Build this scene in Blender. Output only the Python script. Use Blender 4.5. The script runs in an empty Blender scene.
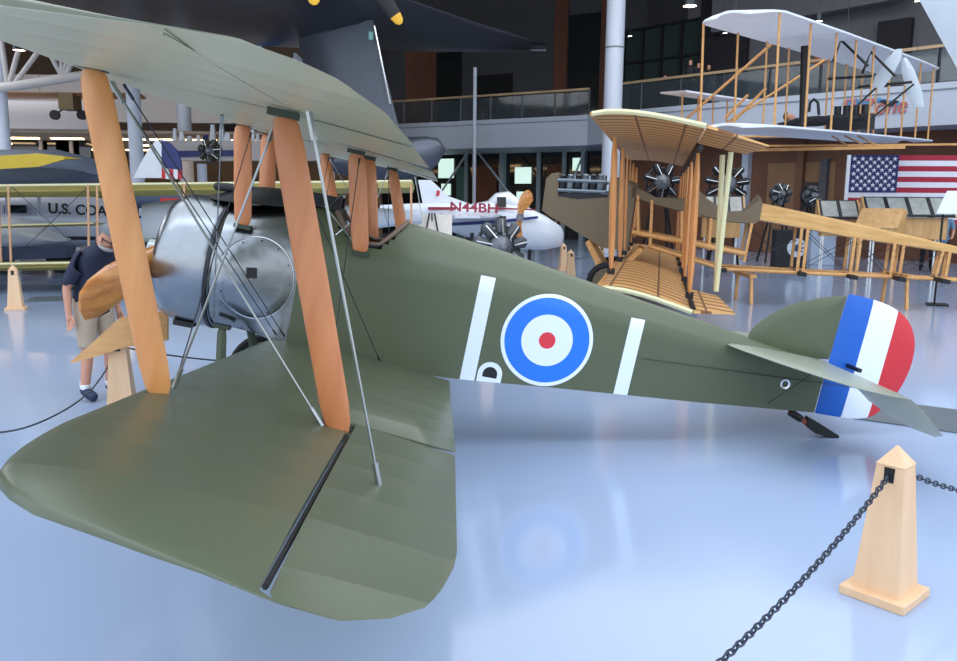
import bpy, math, random
from mathutils import Vector as V, Matrix, Euler
random.seed(7)
S=bpy.context.scene; COL=S.collection
PI=math.pi; R=math.radians
# ------------------------------------------------------------------ camera (solved from the aeroplane's known dimensions)
CAM=V((2.2417,-6.2141,1.8457)); HOR=200.4557; FPX=812.361; YAW=.0319; ROLL=.0092
pit=math.atan((330.5-HOR)/FPX)
F=V((math.sin(YAW)*math.cos(pit),math.cos(YAW)*math.cos(pit),-math.sin(pit)))
RT=V((math.cos(YAW),-math.sin(YAW),0)); UP=RT.cross(F)
c_,s_=math.cos(ROLL),math.sin(ROLL)
RT,UP=c_*RT+s_*UP,-s_*RT+c_*UP
cd=bpy.data.cameras.new('camera'); cam=bpy.data.objects.new('camera',cd); COL.objects.link(cam)
cd.sensor_width=36; cd.lens=FPX/957*36; cd.clip_end=300; cd.clip_start=.05
cam.matrix_world=Matrix(((RT.x,UP.x,-F.x,CAM.x),(RT.y,UP.y,-F.y,CAM.y),(RT.z,UP.z,-F.z,CAM.z),(0,0,0,1)))
S.camera=cam
def ray(u,v): return F+RT*((u-478.5)/FPX)+UP*((330.5-v)/FPX)
def G(u,v,z=0.): d=ray(u,v); return CAM+d*((z-CAM.z)/d.z)      # survey: point at height z
def at(u,v,y): d=ray(u,v); return CAM+d*((y-CAM.y)/d.y)        # survey: point at depth y
def L(M,u,v,y=0.):                                             # survey in a frame's local y plane
    Mi=M.inverted(); o=Mi@CAM; d=Mi.to_3x3()@ray(u,v); return o+d*((y-o.y)/d.y)
def frame(loc,rz=0,ry=0): return Matrix.Translation(V(loc))@Euler((0,ry,rz),'XYZ').to_matrix().to_4x4()
# ------------------------------------------------------------------ materials
def lin(c):
    c=[x/255. for x in c]; return tuple((x/12.92 if x<=.04045 else ((x+.055)/1.055)**2.4) for x in c)+(1,)
MATS={}
def mat(name,col,rough=.5,metal=0,var=.08,scale=6,bump=0,bscale=40,emit=None,es=1,coat=0,spec=.5,alpha=1,trans=0):
    if name in MATS: return MATS[name]
    m=bpy.data.materials.new(name); m.use_nodes=True; nt=m.node_tree; b=nt.nodes['Principled BSDF']
    b.inputs['Roughness'].default_value=rough; b.inputs['Metallic'].default_value=metal
    b.inputs['Specular IOR Level'].default_value=spec
    if coat: b.inputs['Coat Weight'].default_value=coat; b.inputs['Coat Roughness'].default_value=.08
    if trans: b.inputs['Transmission Weight'].default_value=trans
    if alpha<1: b.inputs['Alpha'].default_value=alpha
    tc=nt.nodes.new('ShaderNodeTexCoord'); n=nt.nodes.new('ShaderNodeTexNoise'); n.inputs['Scale'].default_value=scale; n.inputs['Detail'].default_value=4
    nt.links.new(tc.outputs['Object'],n.inputs['Vector'])
    mx=nt.nodes.new('ShaderNodeMix'); mx.data_type='RGBA'; c=lin(col)
    mx.inputs[6].default_value=tuple(min(1,x*(1-var)) for x in c[:3])+(1,); mx.inputs[7].default_value=tuple(min(1,x*(1+var)) for x in c[:3])+(1,)
    nt.links.new(n.outputs['Fac'],mx.inputs[0]); nt.links.new(mx.outputs[2],b.inputs['Base Color'])
    if emit: b.inputs['Emission Color'].default_value=lin(emit); b.inputs['Emission Strength'].default_value=es
    if bump:
        n2=nt.nodes.new('ShaderNodeTexNoise'); n2.inputs['Scale'].default_value=bscale; nt.links.new(tc.outputs['Object'],n2.inputs['Vector'])
        bp=nt.nodes.new('ShaderNodeBump'); bp.inputs['Strength'].default_value=bump; bp.inputs['Distance'].default_value=.01
        nt.links.new(n2.outputs['Fac'],bp.inputs['Height']); nt.links.new(bp.outputs[0],b.inputs['Normal'])
    m['nt']=1; MATS[name]=m; return m
def wood(name,col,col2,rough=.4,sc=(1,1,12),wscale=2.2,coat=0):
    if name in MATS: return MATS[name]
    m=bpy.data.materials.new(name); m.use_nodes=True; nt=m.node_tree; b=nt.nodes['Principled BSDF']; b.inputs['Roughness'].default_value=rough
    if coat: b.inputs['Coat Weight'].default_value=coat; b.inputs['Coat Roughness'].default_value=.15
    tc=nt.nodes.new('ShaderNodeTexCoord'); mp=nt.nodes.new('ShaderNodeMapping'); mp.inputs['Scale'].default_value=sc
    n=nt.nodes.new('ShaderNodeTexNoise'); n.inputs['Scale'].default_value=wscale; n.inputs['Detail'].default_value=6
    nt.links.new(tc.outputs['Object'],mp.inputs[0]); nt.links.new(mp.outputs[0],n.inputs['Vector'])
    r=nt.nodes.new('ShaderNodeValToRGB'); r.color_ramp.elements[0].position=.3; r.color_ramp.elements[1].position=.7
    r.color_ramp.elements[0].color=lin(col2); r.color_ramp.elements[1].color=lin(col)
    nt.links.new(n.outputs['Fac'],r.inputs[0]); nt.links.new(r.outputs[0],b.inputs['Base Color'])
    MATS[name]=m; return m
def fabric(name,col,rough,axis,pitch,off=0,strength=.5,tape=.12,extra=None,spec=.5,saw=False):
    """doped fabric over ribs: rib tapes every `pitch` along `axis` (object space)"""
    m=mat(name,col,rough,0,.07,2.5,spec=spec); nt=m.node_tree; b=nt.nodes['Principled BSDF']
    tc=nt.nodes.new('ShaderNodeTexCoord'); sp=nt.nodes.new('ShaderNodeSeparateXYZ'); nt.links.new(tc.outputs['Object'],sp.inputs[0])
    def M(op,a,bv=None,cl=False):
        k=nt.nodes.new('ShaderNodeMath'); k.operation=op; k.use_clamp=cl
        for i,x in enumerate((a,bv)):
            if x is None: continue
            if isinstance(x,(int,float)): k.inputs[i].default_value=x
            else: nt.links.new(x,k.inputs[i])
        return k.outputs[0]
    t=M('DIVIDE',M('ADD',sp.outputs[axis],off+100*pitch),pitch); f=M('FRACT',t)
    d=M('ABSOLUTE',M('SUBTRACT',f,.5))              # .5 at the rib, 0 mid-bay
    sag=M('POWER',M('MULTIPLY',d,2.),2.2)           # fabric pulled down between ribs
    tp=M('GREATER_THAN',d,.5-tape*.5)
    h=M('ADD',M('MULTIPLY',sag,1.),M('MULTIPLY',tp,.12))
    bp=nt.nodes.new('ShaderNodeBump'); bp.inputs['Strength'].default_value=strength; bp.inputs['Distance'].default_value=.006
    nt.links.new(h,bp.inputs['Height']); nt.links.new(bp.outputs[0],b.inputs['Normal'])
    if extra: extra(nt,b,sp,M)
    return m
GLOSS=mat
white=mat('white_paint',(232,238,245),.35); green=(84,92,68)
steel=mat('brushed_steel',(150,155,158),.26,1,.12,14,bump=.25,bscale=9)
lip=mat('polished_steel',(200,205,210),.18,1)
dsteel=mat('dark_steel',(55,58,62),.4,.8); black=mat('matt_black',(16,17,20),.6); chrome=mat('chrome_fitting',(190,195,198),.2,1)
wire_m=mat('streamline_wire',(165,168,165),.3,.9); dwire=mat('dark_wire',(60,62,66),.5,.5)
strutw=wood('varnished_orange_wood',(214,140,88),(196,118,70),.38,(6,6,.8),coat=.25)
strutl=wood('varnished_yellow_wood',(226,158,92),(206,134,72),.38,(6,6,.8),coat=.3)
propw=wood('laminated_prop_wood',(228,160,88),(180,108,50),.3,(8,1.2,10),coat=.5)
pine=wood('pale_pine',(232,196,156),(224,182,140),.5,(5,5,.8))
pine2=wood('pine_board',(216,172,112),(196,148,92),.5,(5,5,1))
spruce=wood('bare_spruce',(222,170,108),(196,140,80),.5,(2,8,8))
cream=mat('cream_paint',(222,216,168),.45); olive=mat('olive_yellow_fabric',(150,142,84),.5); tan=mat('olive_drab_fabric',(112,97,74),.6,bump=.2,bscale=20)
redp=mat('red_paint',(200,44,50),.4); bluep=mat('blue_paint',(18,94,190),.4); navy=mat('navy_paint',(28,44,110),.4)
rubber=mat('tyre_rubber',(28,28,30),.8); glassm=mat('dark_glass',(20,30,32),.1,0,.1,spec=.6)
gooseg=mat('shaded_wing_skin',(56,58,66),.32,.3,.1,.7); silver=mat('silver_dope',(206,212,222),.32,.1,.06,2)  # flying boat skin: shade on silver white put into the dark grey
# ------------------------------------------------------------------ mesh helpers
class MB:
    def __init__(s): s.v=[];s.f=[];s.m=[];s.sm=[]
    def add(s,vs,fs,mi=0,sm=False):
        o=len(s.v); s.v+=[tuple(x) for x in vs]
        for f in fs: s.f.append([i+o for i in f]); s.m.append(mi); s.sm.append(sm)
        return s
    def box(s,c,d,rot=None,mi=0,M=None):
        c=V(c); d=V(d)/2; vs=[V((x*d.x,y*d.y,z*d.z)) for x in(-1,1) for y in(-1,1) for z in(-1,1)]
        if rot: e=Euler(rot).to_matrix(); vs=[e@v for v in vs]
        vs=[v+c for v in vs]
        if M: vs=[M@v for v in vs]
        return s.add(vs,[(0,1,3,2),(4,6,7,5),(0,4,5,1),(2,3,7,6),(0,2,6,4),(1,5,7,3)],mi)
    def bar(s,a,b,w,h=None,mi=0,up=(0,0,1)):
        h=h or w; a=V(a);b=V(b); z=(b-a).normalized(); x=z.cross(V(up))
        if x.length<1e-3: x=z.cross(V((0,1,0)))
        x.normalize(); y=z.cross(x); vs=[]
        for p in(a,b):
            for i,j in((-1,-1),(1,-1),(1,1),(-1,1)): vs.append(p+x*w/2*i+y*h/2*j)
        return s.add(vs,[(3,2,1,0),(4,5,6,7),(0,1,5,4),(1,2,6,5),(2,3,7,6),(3,0,4,7)],mi)
    def tube(s,pts,r,n=8,mi=0,caps=True,sx=1.,sy=1.,up=(0,0,1)):
        pts=[V(p) for p in pts]; k=len(pts); rs=r if isinstance(r,(list,tuple)) else [r]*k; vs=[];fs=[]
        px=None
        for i,p in enumerate(pts):
            z=(pts[min(i+1,k-1)]-pts[max(i-1,0)]).normalized()
            x=z.cross(V(up)) if px is None else px-z*px.dot(z)
            if x.length<1e-3: x=z.cross(V((1,0,0)))
            x.normalize(); px=x; y=z.cross(x)
            for j in range(n):
                a=2*PI*j/n; vs.append(p+x*math.cos(a)*rs[i]*sx+y*math.sin(a)*rs[i]*sy)
        for i in range(k-1):
            for j in range(n): fs.append((i*n+j,i*n+(j+1)%n,(i+1)*n+(j+1)%n,(i+1)*n+j))
        s.add(vs,fs,mi,True)
        if caps: s.add(vs[:n],[tuple(range(n))[::-1]],mi); s.add(vs[-n:],[tuple(range(n))],mi)
        return s
    def lathe(s,prof,o=(0,0,0),axis=(0,0,1),n=24,mi=0,sm=True,close=False):
        z=V(axis).normalized(); x=z.cross(V((0,0,1)))
        if x.length<1e-3: x=V((1,0,0))
        x.normalize(); y=z.cross(x); o=V(o); vs=[];fs=[]
        for r,h in prof:
            for j in range(n):
                a=2*PI*j/n; vs.append(o+z*h+x*r*math.cos(a)+y*r*math.sin(a))
        k=len(prof)
        for i in range(k-1):
            for j in range(n): fs.append((i*n+j,i*n+(j+1)%n,(i+1)*n+(j+1)%n,(i+1)*n+j))
        return s.add(vs,fs,mi,sm)
    def loft(s,secs,mi=0,caps=True,sm=True,closed=True):
        n=len(secs[0]); vs=[p for q in secs for p in q]; fs=[]
        for i in range(len(secs)-1):
            for j in range(n if closed else n-1): fs.append((i*n+j,i*n+(j+1)%n,(i+1)*n+(j+1)%n,(i+1)*n+j))
        s.add(vs,fs,mi,sm)
        if caps: s.add(secs[0],[tuple(range(n))[::-1]],mi); s.add(secs[-1],[tuple(range(n))],mi)
        return s
    def poly(s,pts,thick,nrm,mi=0):            # flat outline with thickness
        n=len(pts); nr=V(nrm).normalized()*thick/2; a=[V(p)-nr for p in pts]; b=[V(p)+nr for p in pts]
        return s.add(a+b,[tuple(range(n))[::-1],tuple(range(n,2*n))]+[(i,(i+1)%n,n+(i+1)%n,n+i) for i in range(n)],mi)
    def build(s,name,mats,parent=None,bevel=0,label=None,kind=None):
        me=bpy.data.meshes.new(name); me.from_pydata(s.v,[],s.f)
        if not isinstance(mats,(list,tuple)): mats=[mats]
        for m in mats: me.materials.append(m)
        for p,mi,sm in zip(me.polygons,s.m,s.sm): p.material_index=mi; p.use_smooth=sm
        me.validate(); me.update()
        import bmesh
        bm=bmesh.new(); bm.from_mesh(me); bmesh.ops.recalc_face_normals(bm,faces=bm.faces); bm.to_mesh(me); bm.free()
        me.set_sharp_from_angle(angle=R(48))
        o=bpy.data.objects.new(name,me); COL.objects.link(o)
        if parent: o.parent=parent
        if bevel:
            b=o.modifiers.new('bevel','BEVEL'); b.width=bevel; b.segments=2; b.limit_method='ANGLE'
        if label: o['label']=label
        if kind: o['kind']=kind
        return o
def tag(o,label,cat,group=None,kind=None):
    o['label']=label; o['category']=cat
    if group: o['group']=group
    if kind: o['kind']=kind
    return o
def empty(name,M,label=None,cat=None,group=None):
    o=bpy.data.objects.new(name,None); COL.objects.link(o)
    o.matrix_world=M if isinstance(M,Matrix) else Matrix.Translation(V(M)); o.empty_display_size=.1
    if label: tag(o,label,cat,group)
    return o
def struct(name,mb,m,**k): return mb.build(name,m,kind='structure',**k)
def copy_tree(o,parent=None):
    c=o.copy(); COL.objects.link(c)
    if parent: c.parent=parent
    for ch in list(o.children): copy_tree(ch,c)
    return c
def text(name,s,size,M,m,parent=None,ext=.004,shear=0,bold=0,xs=1):
    cu=bpy.data.curves.new(name,'FONT'); cu.body=s; cu.size=size; cu.extrude=ext; cu.shear=shear; cu.offset=bold; cu.align_x='CENTER'; cu.align_y='CENTER'
    o=bpy.data.objects.new('tmp',cu); COL.objects.link(o); dg=bpy.context.evaluated_depsgraph_get()
    me=bpy.data.meshes.new_from_object(o.evaluated_get(dg)); bpy.data.objects.remove(o)
    me.materials.clear(); me.materials.append(m)
    q=bpy.data.objects.new(name,me); COL.objects.link(q)
    if parent: q.parent=parent
    q.matrix_local=M@Matrix.Diagonal((xs,1,1,1)); return q
def lerp(t,x):
    if x<=t[0][0]: return t[0][1]
    for (a,b),(c,d) in zip(t,t[1:]):
        if x<=c: return b+(d-b)*(x-a)/(c-a)
    return t[-1][1]
# aerofoil: height of upper / lower surface at chord fraction
def up_z(f): return .045*math.sqrt(max(f,0))*(1-f)*2.0+.012*(1-f)
def lo_z(f): return -.012*math.sqrt(max(f,0)*(1-f))*2+.030*math.sin(PI*f)-.018*(1-f)*(1 if f>0 else 1)
def wing(mb,ys,le,te,zf,x0f=0,x1f=None,inc=.035,mi=0,n=9,th=1.,tipy=None):
    """le,te: functions of y; the panel runs from le+x0f to x1 (function) in metres"""
    secs=[]
    for y in ys:
        a,b=le(y),te(y); ch=max(b-a,.02); s0=x0f(y) if callable(x0f) else a+x0f; s1=x1f(y) if x1f else b
        s0=min(max(s0,a),b-.005); s1=max(min(s1,b),s0+.004)
        fr=[(s0-a)/ch+((s1-s0)/ch)*(.5-.5*math.cos(PI*i/n)) for i in range(n+1)]
        tk=th*max(.10,min(1,(tipy-abs(y))/.45))**.6 if tipy else th
        top=[V((a+f*ch,y,zf(y)+up_z(f)*ch*tk-inc*(f*ch))) for f in fr]; bot=[V((a+f*ch,y,zf(y)+lo_z(f)*ch*tk-inc*f*ch)) for f in fr]
        secs.append(top+bot[::-1])
    mb.loft(secs,mi); return mb
# ================================================================== THE GREEN BIPLANE (local frame: x aft, y to starboard, z up, origin at the propeller hub)
AL=R(11.1833); Z0=1.42
CM=frame((0,0,Z0),0,AL)
camel=empty('biplane',CM,'green biplane with blue, white and red roundel filling the foreground','aeroplane')
camel_pt=lambda u,v,y=0.: L(CM,u,v,y)
T5=math.tan(R(5))
def marks(nt,b,sp,M):
    X,Y,Z=sp.outputs
    base=b.inputs['Base Color'].links[0].from_socket
    def mix(fac,a,c):
        k=nt.nodes.new('ShaderNodeMix'); k.data_type='RGBA'; nt.links.new(fac,k.inputs[0]); nt.links.new(a,k.inputs[6]); k.inputs[7].default_value=lin(c); return k.outputs[2]
    def band(a,lo,hi): return M('MULTIPLY',M('GREATER_THAN',a,lo),M('LESS_THAN',a,hi))
    def AND(*q):
        o=q[0]
        for x in q[1:]: o=M('MULTIPLY',o,x)
        return o
    W_=(228,238,248)
    c=base
    c=mix(AND(band(X,2.42,2.53),M('LESS_THAN',Z,.366)),c,W_)
    c=mix(AND(band(X,3.60,3.71),M('LESS_THAN',Z,.27)),c,W_)
    dx=M('SUBTRACT',X,3.005); dz=M('SUBTRACT',Z,-.018)
    r=M('SQRT',M('ADD',M('MULTIPLY',dx,dx),M('MULTIPLY',dz,dz)))
    for rad,col in ((.35,W_),(.322,(28,118,222)),(.195,W_),(.063,(222,52,66))): c=mix(M('LESS_THAN',r,rad),c,col)
    hx=M('SUBTRACT',X,2.635)
    def arch(hw_,zc,zb):
        hz=M('MAXIMUM',M('SUBTRACT',Z,zc),0.); rr=M('SQRT',M('ADD',M('MULTIPLY',hx,hx),M('MULTIPLY',hz,hz)))
        return AND(M('LESS_THAN',rr,hw_),M('GREATER_THAN',Z,zb))
    c=mix(arch(.092,-.345,-.6),c,W_); c=mix(arch(.055,-.345,-.372),c,(10,8,12))
    nt.links.new(c,b.inputs['Base Color'])
fus_m=fabric('olive_fabric_fuselage',green,.42,0,9.,0,.0,.0,marks)
wing_m=fabric('olive_fabric_wing',(88,95,74),.34,1,.33,.1,.55,.10)
und_m=fabric('clear_doped_linen',(196,198,172),.3,1,.33,.1,.6,.10)
def slats(nt,b,sp,M): pass
hwT=[(1.13,.37),(1.9,.38),(5.25,.03)]
zbT=[(1.05,-.40),(1.5,-.43),(2.35,-.43),(3.18,-.36),(4.3,-.28),(5.25,-.2)]
zlT=[(1.05,.34),(2.4,.37),(3.03,.32),(3.7,.26),(4.2,.21),(4.6,.19),(5.25,.16)]
zcT=[(.53,.51),(.8,.58),(1.05,.63),(1.3,.62),(1.77,.62),(2.06,.60),(2.54,.56),(3.11,.48),(3.68,.4),(4.18,.34),(4.6,.28),(5.25,.19)]
pitT=[(1.30,9),(1.34,.52),(1.42,.47),(1.52,.42),(1.64,.42),(1.72,.49),(1.79,.62),(1.80,9)]
def fsec(X,pit_=False):
    h,zb,zl,zc=lerp(hwT,X),lerp(zbT,X),lerp(zlT,X),lerp(zcT,X); pts=[]; N=10
    for i in range(4): pts.append((X,-h+2*h*i/4,zb))          # bottom, port to starboard
    for i in range(5): pts.append((X,h,zb+(zl-zb)*i/5))
    cut=lerp(pitT,X) if 1.33<X<1.8 else 9
    for i in range(2*N+1):
        y=h-2*h*i/(2*N); k=abs(y)/h; z=zl+(zc-zl)*(1-k**1.9)
        if z>cut: z=-.1 if i not in(0,2*N) else cut
        pts.append((X,y,z))
    for i in range(1,6): pts.append((X,-h,zl+(zb-zl)*i/6))
    return [V(p) for p in pts]
Xs=[1.13,1.2,1.3,1.335,1.36,1.4,1.46,1.52,1.58,1.64,1.68,1.72,1.755,1.79,1.81,1.9,2.06,2.3,2.55,2.8,3.1,3.4,3.7,4.0,4.3,4.6,4.9,5.25]
mb=MB(); mb.loft([fsec(x) for x in Xs],0)
for i,f in enumerate(mb.f):   # pit floor and walls dark
    if len(f)==4 and any(abs(mb.v[j][2]+.1)<1e-6 for j in f) and all(1.33<mb.v[j][0]<1.8 for j in f): mb.m[i]=1
fus=mb.build('fuselage',[fus_m,black],camel)
# stringers / lacing line, small details
mb=MB()
for sx in(-1,1):
    mb.tube([(1.30,sx*.16,.60),(1.36,sx*.22,.53),(1.46,sx*.29,.455),(1.56,sx*.33,.42),(1.66,sx*.30,.435),(1.74,sx*.24,.53),(1.80,sx*.12,.605),(1.815,0,.625)],.018,8)
mb.build('cockpit_coaming',mat('tan_leather',(120,98,84),.6),camel)
mb=MB(); mb.tube([(1.52,-.34,.42),(1.6,-.335,.41),(1.66,-.31,.42)],.012,6); mb.build('cockpit_edge_pad',black,fus)
# metal side fairing from the round cowl back to the fabric
s1=fsec(1.13); 
def circ(X,r,z0,ov=None):
    out=[]
    for p in s1:
        a=math.atan2(p.z-z0,p.y); out.append(V((X,r*math.cos(a),z0+r*math.sin(a))))
    return out
def blend(a,b,t,X):
    return [V((X,p.y+(q.y-p.y)*t,p.z+(q.z-p.z)*t)) for p,q in zip(a,b)]
c0=circ(.53,.465,.03)
secs=[blend(c0,s1,t,.53+.60*x) for x,t in ((0,0),(.1,.04),(.25,.16),(.45,.42),(.65,.7),(.85,.93),(1,1))]
sp_=MB().loft(secs,0).build('side_panel',steel,camel)
mb=MB()
def side_y(X,Z):   # outer surface y of the port fairing
    import bisect
    t=(X-.53)/.60; tt=lerp([(0,0),(.1,.04),(.25,.16),(.45,.42),(.65,.7),(.85,.93),(1,1)],t); q=blend(c0,s1,tt,X)
    best=[(p.z,p.y) for p in q if p.y<0]; best.sort(); return lerp(best,Z)
ov=[(.845+.262*math.cos(a),.03+.288*math.sin(a)) for a in [2*PI*i/48 for i in range(48)]]
vs=[V((x,side_y(x,z)-.010,z)) for x,z in ov]+[V((x,side_y(x,z)-.001,z)) for x,z in ov]
inner=[[V((.845+(x-.845)*k,side_y(.845+(x-.845)*k,.03+(z-.03)*k)-.012,.03+(z-.03)*k)) for x,z in ov] for k in(.97,.75,.5,.25,.02)]
mb.loft([vs[48:],vs[:48]]+inner,0,caps=False)
ip=mb.build('inspection_panel',steel,sp_)
mb=MB(); mb.tube([V((.845+.268*math.cos(a),side_y(.845+.268*math.cos(a),.03+.294*math.sin(a))-.008,.03+.294*math.sin(a))) for a in [2*PI*i/40 for i in range(41)]],.0055,5,caps=False); mb.build('panel_rim',lip,ip)
mb=MB(); mb.box((.82,side_y(.82,.06)-.013,.065),(.075,.012,.075),(0,R(-8),0)); mb.build('cooling_slot',black,ip)
mb=MB()
for a in range(12):
    x,z=.845+.245*math.cos(a*PI/6),.03+.27*math.sin(a*PI/6); MB().lathe([(0,0),(.006,0),(.006,.004),(0,.005)],(x,side_y(x,z)-.013,z),(0,-1,0),8).build('rivet',dsteel,ip)
# cowling
mb=MB()
prof=[(.30,.20),(.31,.145),(.345,.115),(.39,.108),(.43,.13),(.46,.175),(.478,.24),(.485,.32),(.485,.47),(.478,.535),(.47,.545)]
mb.lathe(prof,(0,0,.03),(1,0,0),48,0); mb.lathe([(.47,.53),(.47,.3),(.44,.18),(.30,.20)],(0,0,.03),(1,0,0),48,1)
cowl=mb.build('cowling',[steel,dsteel],camel)
MB().lathe([(.480,.50),(.492,.505),(.492,.53),(.480,.535)],(0,0,.03),(1,0,0),48).build('cowling_strap',dsteel,cowl)
MB().box((.33,-.14,-.44),(.14,.12,.04)).build('exhaust_cutout',black,cowl)
mb=MB()
for k in range(9):
    a=2*PI*k/9+.2; d=V((0,math.cos(a),math.sin(a))); o=V((.3,0,.03)); mb.tube([o+d*.12,o+d*.22,o+d*.42],[.05,.065,.06],10)
    for q in range(8): mb.lathe([(.085,-.003),(.085,.003)],o+d*(.2+.026*q),d,12)
mb.lathe([(0,.08),(.10,.10),(.14,.2),(.14,.45),(0,.46)],(0,0,.03),(1,0,0),20)
mb.build('rotary_engine',dsteel,camel)
# hump with machine guns
mb=MB(); mb.loft([[V((x,w*math.cos(PI*i/10),zb+h*math.sin(PI*i/10))) for i in range(11)] for x,w,zb,h in((.36,.12,.50,.03),(.5,.20,.51,.09),(.7,.24,.53,.13),(.95,.22,.56,.13),(1.12,.16,.58,.08),(1.2,.05,.59,.05))],0)
mb.build('gun_hump',black,camel)
for sy in(-1,1):
    mb=MB(); mb.tube([(.38,sy*.11,.60),(.40,sy*.11,.60),(.95,sy*.11,.64),(1.18,sy*.11,.65)],[.02,.032,.032,.03],10); mb.box((1.16,sy*.11,.65),(.3,.05,.09)); mb.build('machine_gun',black,camel)
mb=MB(); mb.poly([V((1.24,-.15,.63)),V((1.24,.15,.63)),V((1.30,.15,.72)),V((1.30,-.15,.72))],.006,(1,0,-.5)); mb.build('windscreen',mat('clear_screen',(200,215,220),.08,trans=.9),camel)
mb=MB(); a=camel_pt(325,206,-.3); b=camel_pt(352,240,-.37); mb.tube([a,b],.006,6); mb.tube([camel_pt(336,235,-.3),camel_pt(352,222,-.3)],.006,6); mb.build('cockpit_stay',chrome,camel)
# propeller
mb=MB(); secs=[]
dirv=V((0,-.975,-.215)).normalized(); side=V((0,.215,-.975))
for r,w,th,tw in ((-1.27,.03,.008,-.2),(-1.24,.09,.012,-.22),(-1.1,.125,.022,-.28),(-.8,.13,.03,-.42),(-.5,.11,.042,-.65),(-.28,.08,.06,-.9),(-.12,.07,.07,-.6),(0,.07,.075,0),(.12,.07,.07,.6),(.28,.08,.06,.9),(.5,.11,.042,.65),(.8,.13,.03,.42),(1.1,.125,.022,.28),(1.24,.09,.012,.22),(1.27,.03,.008,.2)):
    o=dirv*r+V((0.02,0,.03)); cs,sn=math.cos(tw),math.sin(tw); sec=[]
    for i in range(14):
        a=2*PI*i/14; p=w*math.cos(a); q=th*math.sin(a); sec.append(o+side*(p*cs-q*sn)+V((1,0,0))*(p*sn+q*cs))
    secs.append(sec)
mb.loft(secs,0); prop=mb.build('propeller',propw,camel)
MB().lathe([(0,-.07),(.03,-.07),(.035,-.055),(.085,-.05),(.09,-.03),(.09,.09),(0,.1)],(0.0,0,.03),(1,0,0),20).build('hub_plate',steel,prop)
# wings -------------------------------------------------------------
TIP=[(0,.0),(3.55,0),(3.78,.02),(3.95,.05),(4.11,.10),(4.2,.18),(4.28,.28),(4.36,.47),(4.42,.61),(4.47,.74),(4.56,.93),(4.588,1.07)]
TTE=[(0,1.37),(2.7,1.37),(4.05,1.35),(4.26,1.31),(4.41,1.27),(4.52,1.185),(4.588,1.075)]
ys=[0,.4,1,1.6,2.2,2.75,2.76,3.2,3.55,3.7,3.85,3.98,4.11,4.2,4.28,4.36,4.42,4.47,4.52,4.56,4.585]
HX=.90; YA=2.72
def make_wing(name,side,LEX,zf,mt,mb_m,scale=1.,y0=.36,droop=13,inc=.035,hr=.0101):
    k=scale; gp=.012 if hr>.01 else .002
    le=lambda y: LEX+lerp(TIP,abs(y)/k); te=lambda y: LEX+lerp(TTE,abs(y)/k)
    Y1=[y0]+[y*k for y in ys if y*k>y0+.05 and y<YA-.05]+[YA*k-.01]; Y2=[YA*k-.009]+[y*k for y in ys if y>=2.76]
    sy=lambda L_: [side*y for y in L_]
    mb=MB(); wing(mb,sy(Y1)+sy(Y2),le,te,zf,0,lambda y: te(y) if abs(y)<YA*k-.0095 else LEX+HX-gp,inc,n=12,tipy=4.6*k)
    o=mb.build(name,mt,camel)
    mb=MB(); Ya=[YA*k+.004]+[y*k for y in ys if y>2.8]; wing(mb,sy(Ya),le,te,zf,lambda y: LEX+HX+gp,None,inc,n=6,tipy=4.6*k)
    ze=zf(0)*0; d=R(droop)
    vs=[]
    for v in mb.v:
        hz=zf(v[1])+.015-inc*HX; dx=v[0]-(LEX+HX); dz=v[2]-hz
        vs.append((LEX+HX+dx*math.cos(d)+dz*math.sin(d),v[1],hz-dx*math.sin(d)+dz*math.cos(d)))
    mb.v=vs; a=mb.build('aileron',mt,o)
    mb=MB(); yy=[YA*k,3.3*k,4.0*k,4.52*k]
    mb.tube([(LEX+HX,side*y,zf(side*y)+.018-inc*HX) for y in yy],hr*.8,6); mb.build('aileron_hinge',black if hr>.01 else mt,o)
    return o
def two_sided(name,m1,m2):
    """upper surface of one finish, lower surface of another, split by the surface's own upward direction in the wing's frame"""
    m=m1.copy(); m.name=name; nt=m.node_tree; b=nt.nodes['Principled BSDF']
    base=b.inputs['Base Color'].links[0].from_socket
    g=nt.nodes.new('ShaderNodeNewGeometry'); vt=nt.nodes.new('ShaderNodeVectorTransform'); vt.vector_type='NORMAL'; vt.convert_from='WORLD'; vt.convert_to='OBJECT'
    nt.links.new(g.outputs['True Normal'],vt.inputs[0]); sp=nt.nodes.new('ShaderNodeSeparateXYZ'); nt.links.new(vt.outputs[0],sp.inputs[0])
    gt=nt.nodes.new('ShaderNodeMath'); gt.operation='LESS_THAN'; nt.links.new(sp.outputs[2],gt.inputs[0]); gt.inputs[1].default_value=-.45
    k=nt.nodes.new('ShaderNodeMix'); k.data_type='RGBA'; nt.links.new(gt.outputs[0],k.inputs[0]); nt.links.new(base,k.inputs[6]); k.inputs[7].default_value=lin(m2); nt.links.new(k.outputs[2],b.inputs['Base Color'])
    return m
wing2=two_sided('olive_over_linen',wing_m,(214,206,166))
zlow=lambda y: -.4209-.4*T5-.01+abs(y)*T5
zup=lambda y: 1.0864
for sd in(-1,1):
    make_wing('lower_wing',sd,.977,zlow,wing2,None,droop=-1.5*sd,inc=.006)
    make_wing('upper_wing',sd,.535,zup,wing2,None,.965,.40,droop=1*sd,hr=.004)
mb=MB(); wing(mb,[-.40,-.2,.2,.4],lambda y:.535,lambda y:.535+1.2,zup); mb.build('centre_section',wing2,camel)
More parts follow.
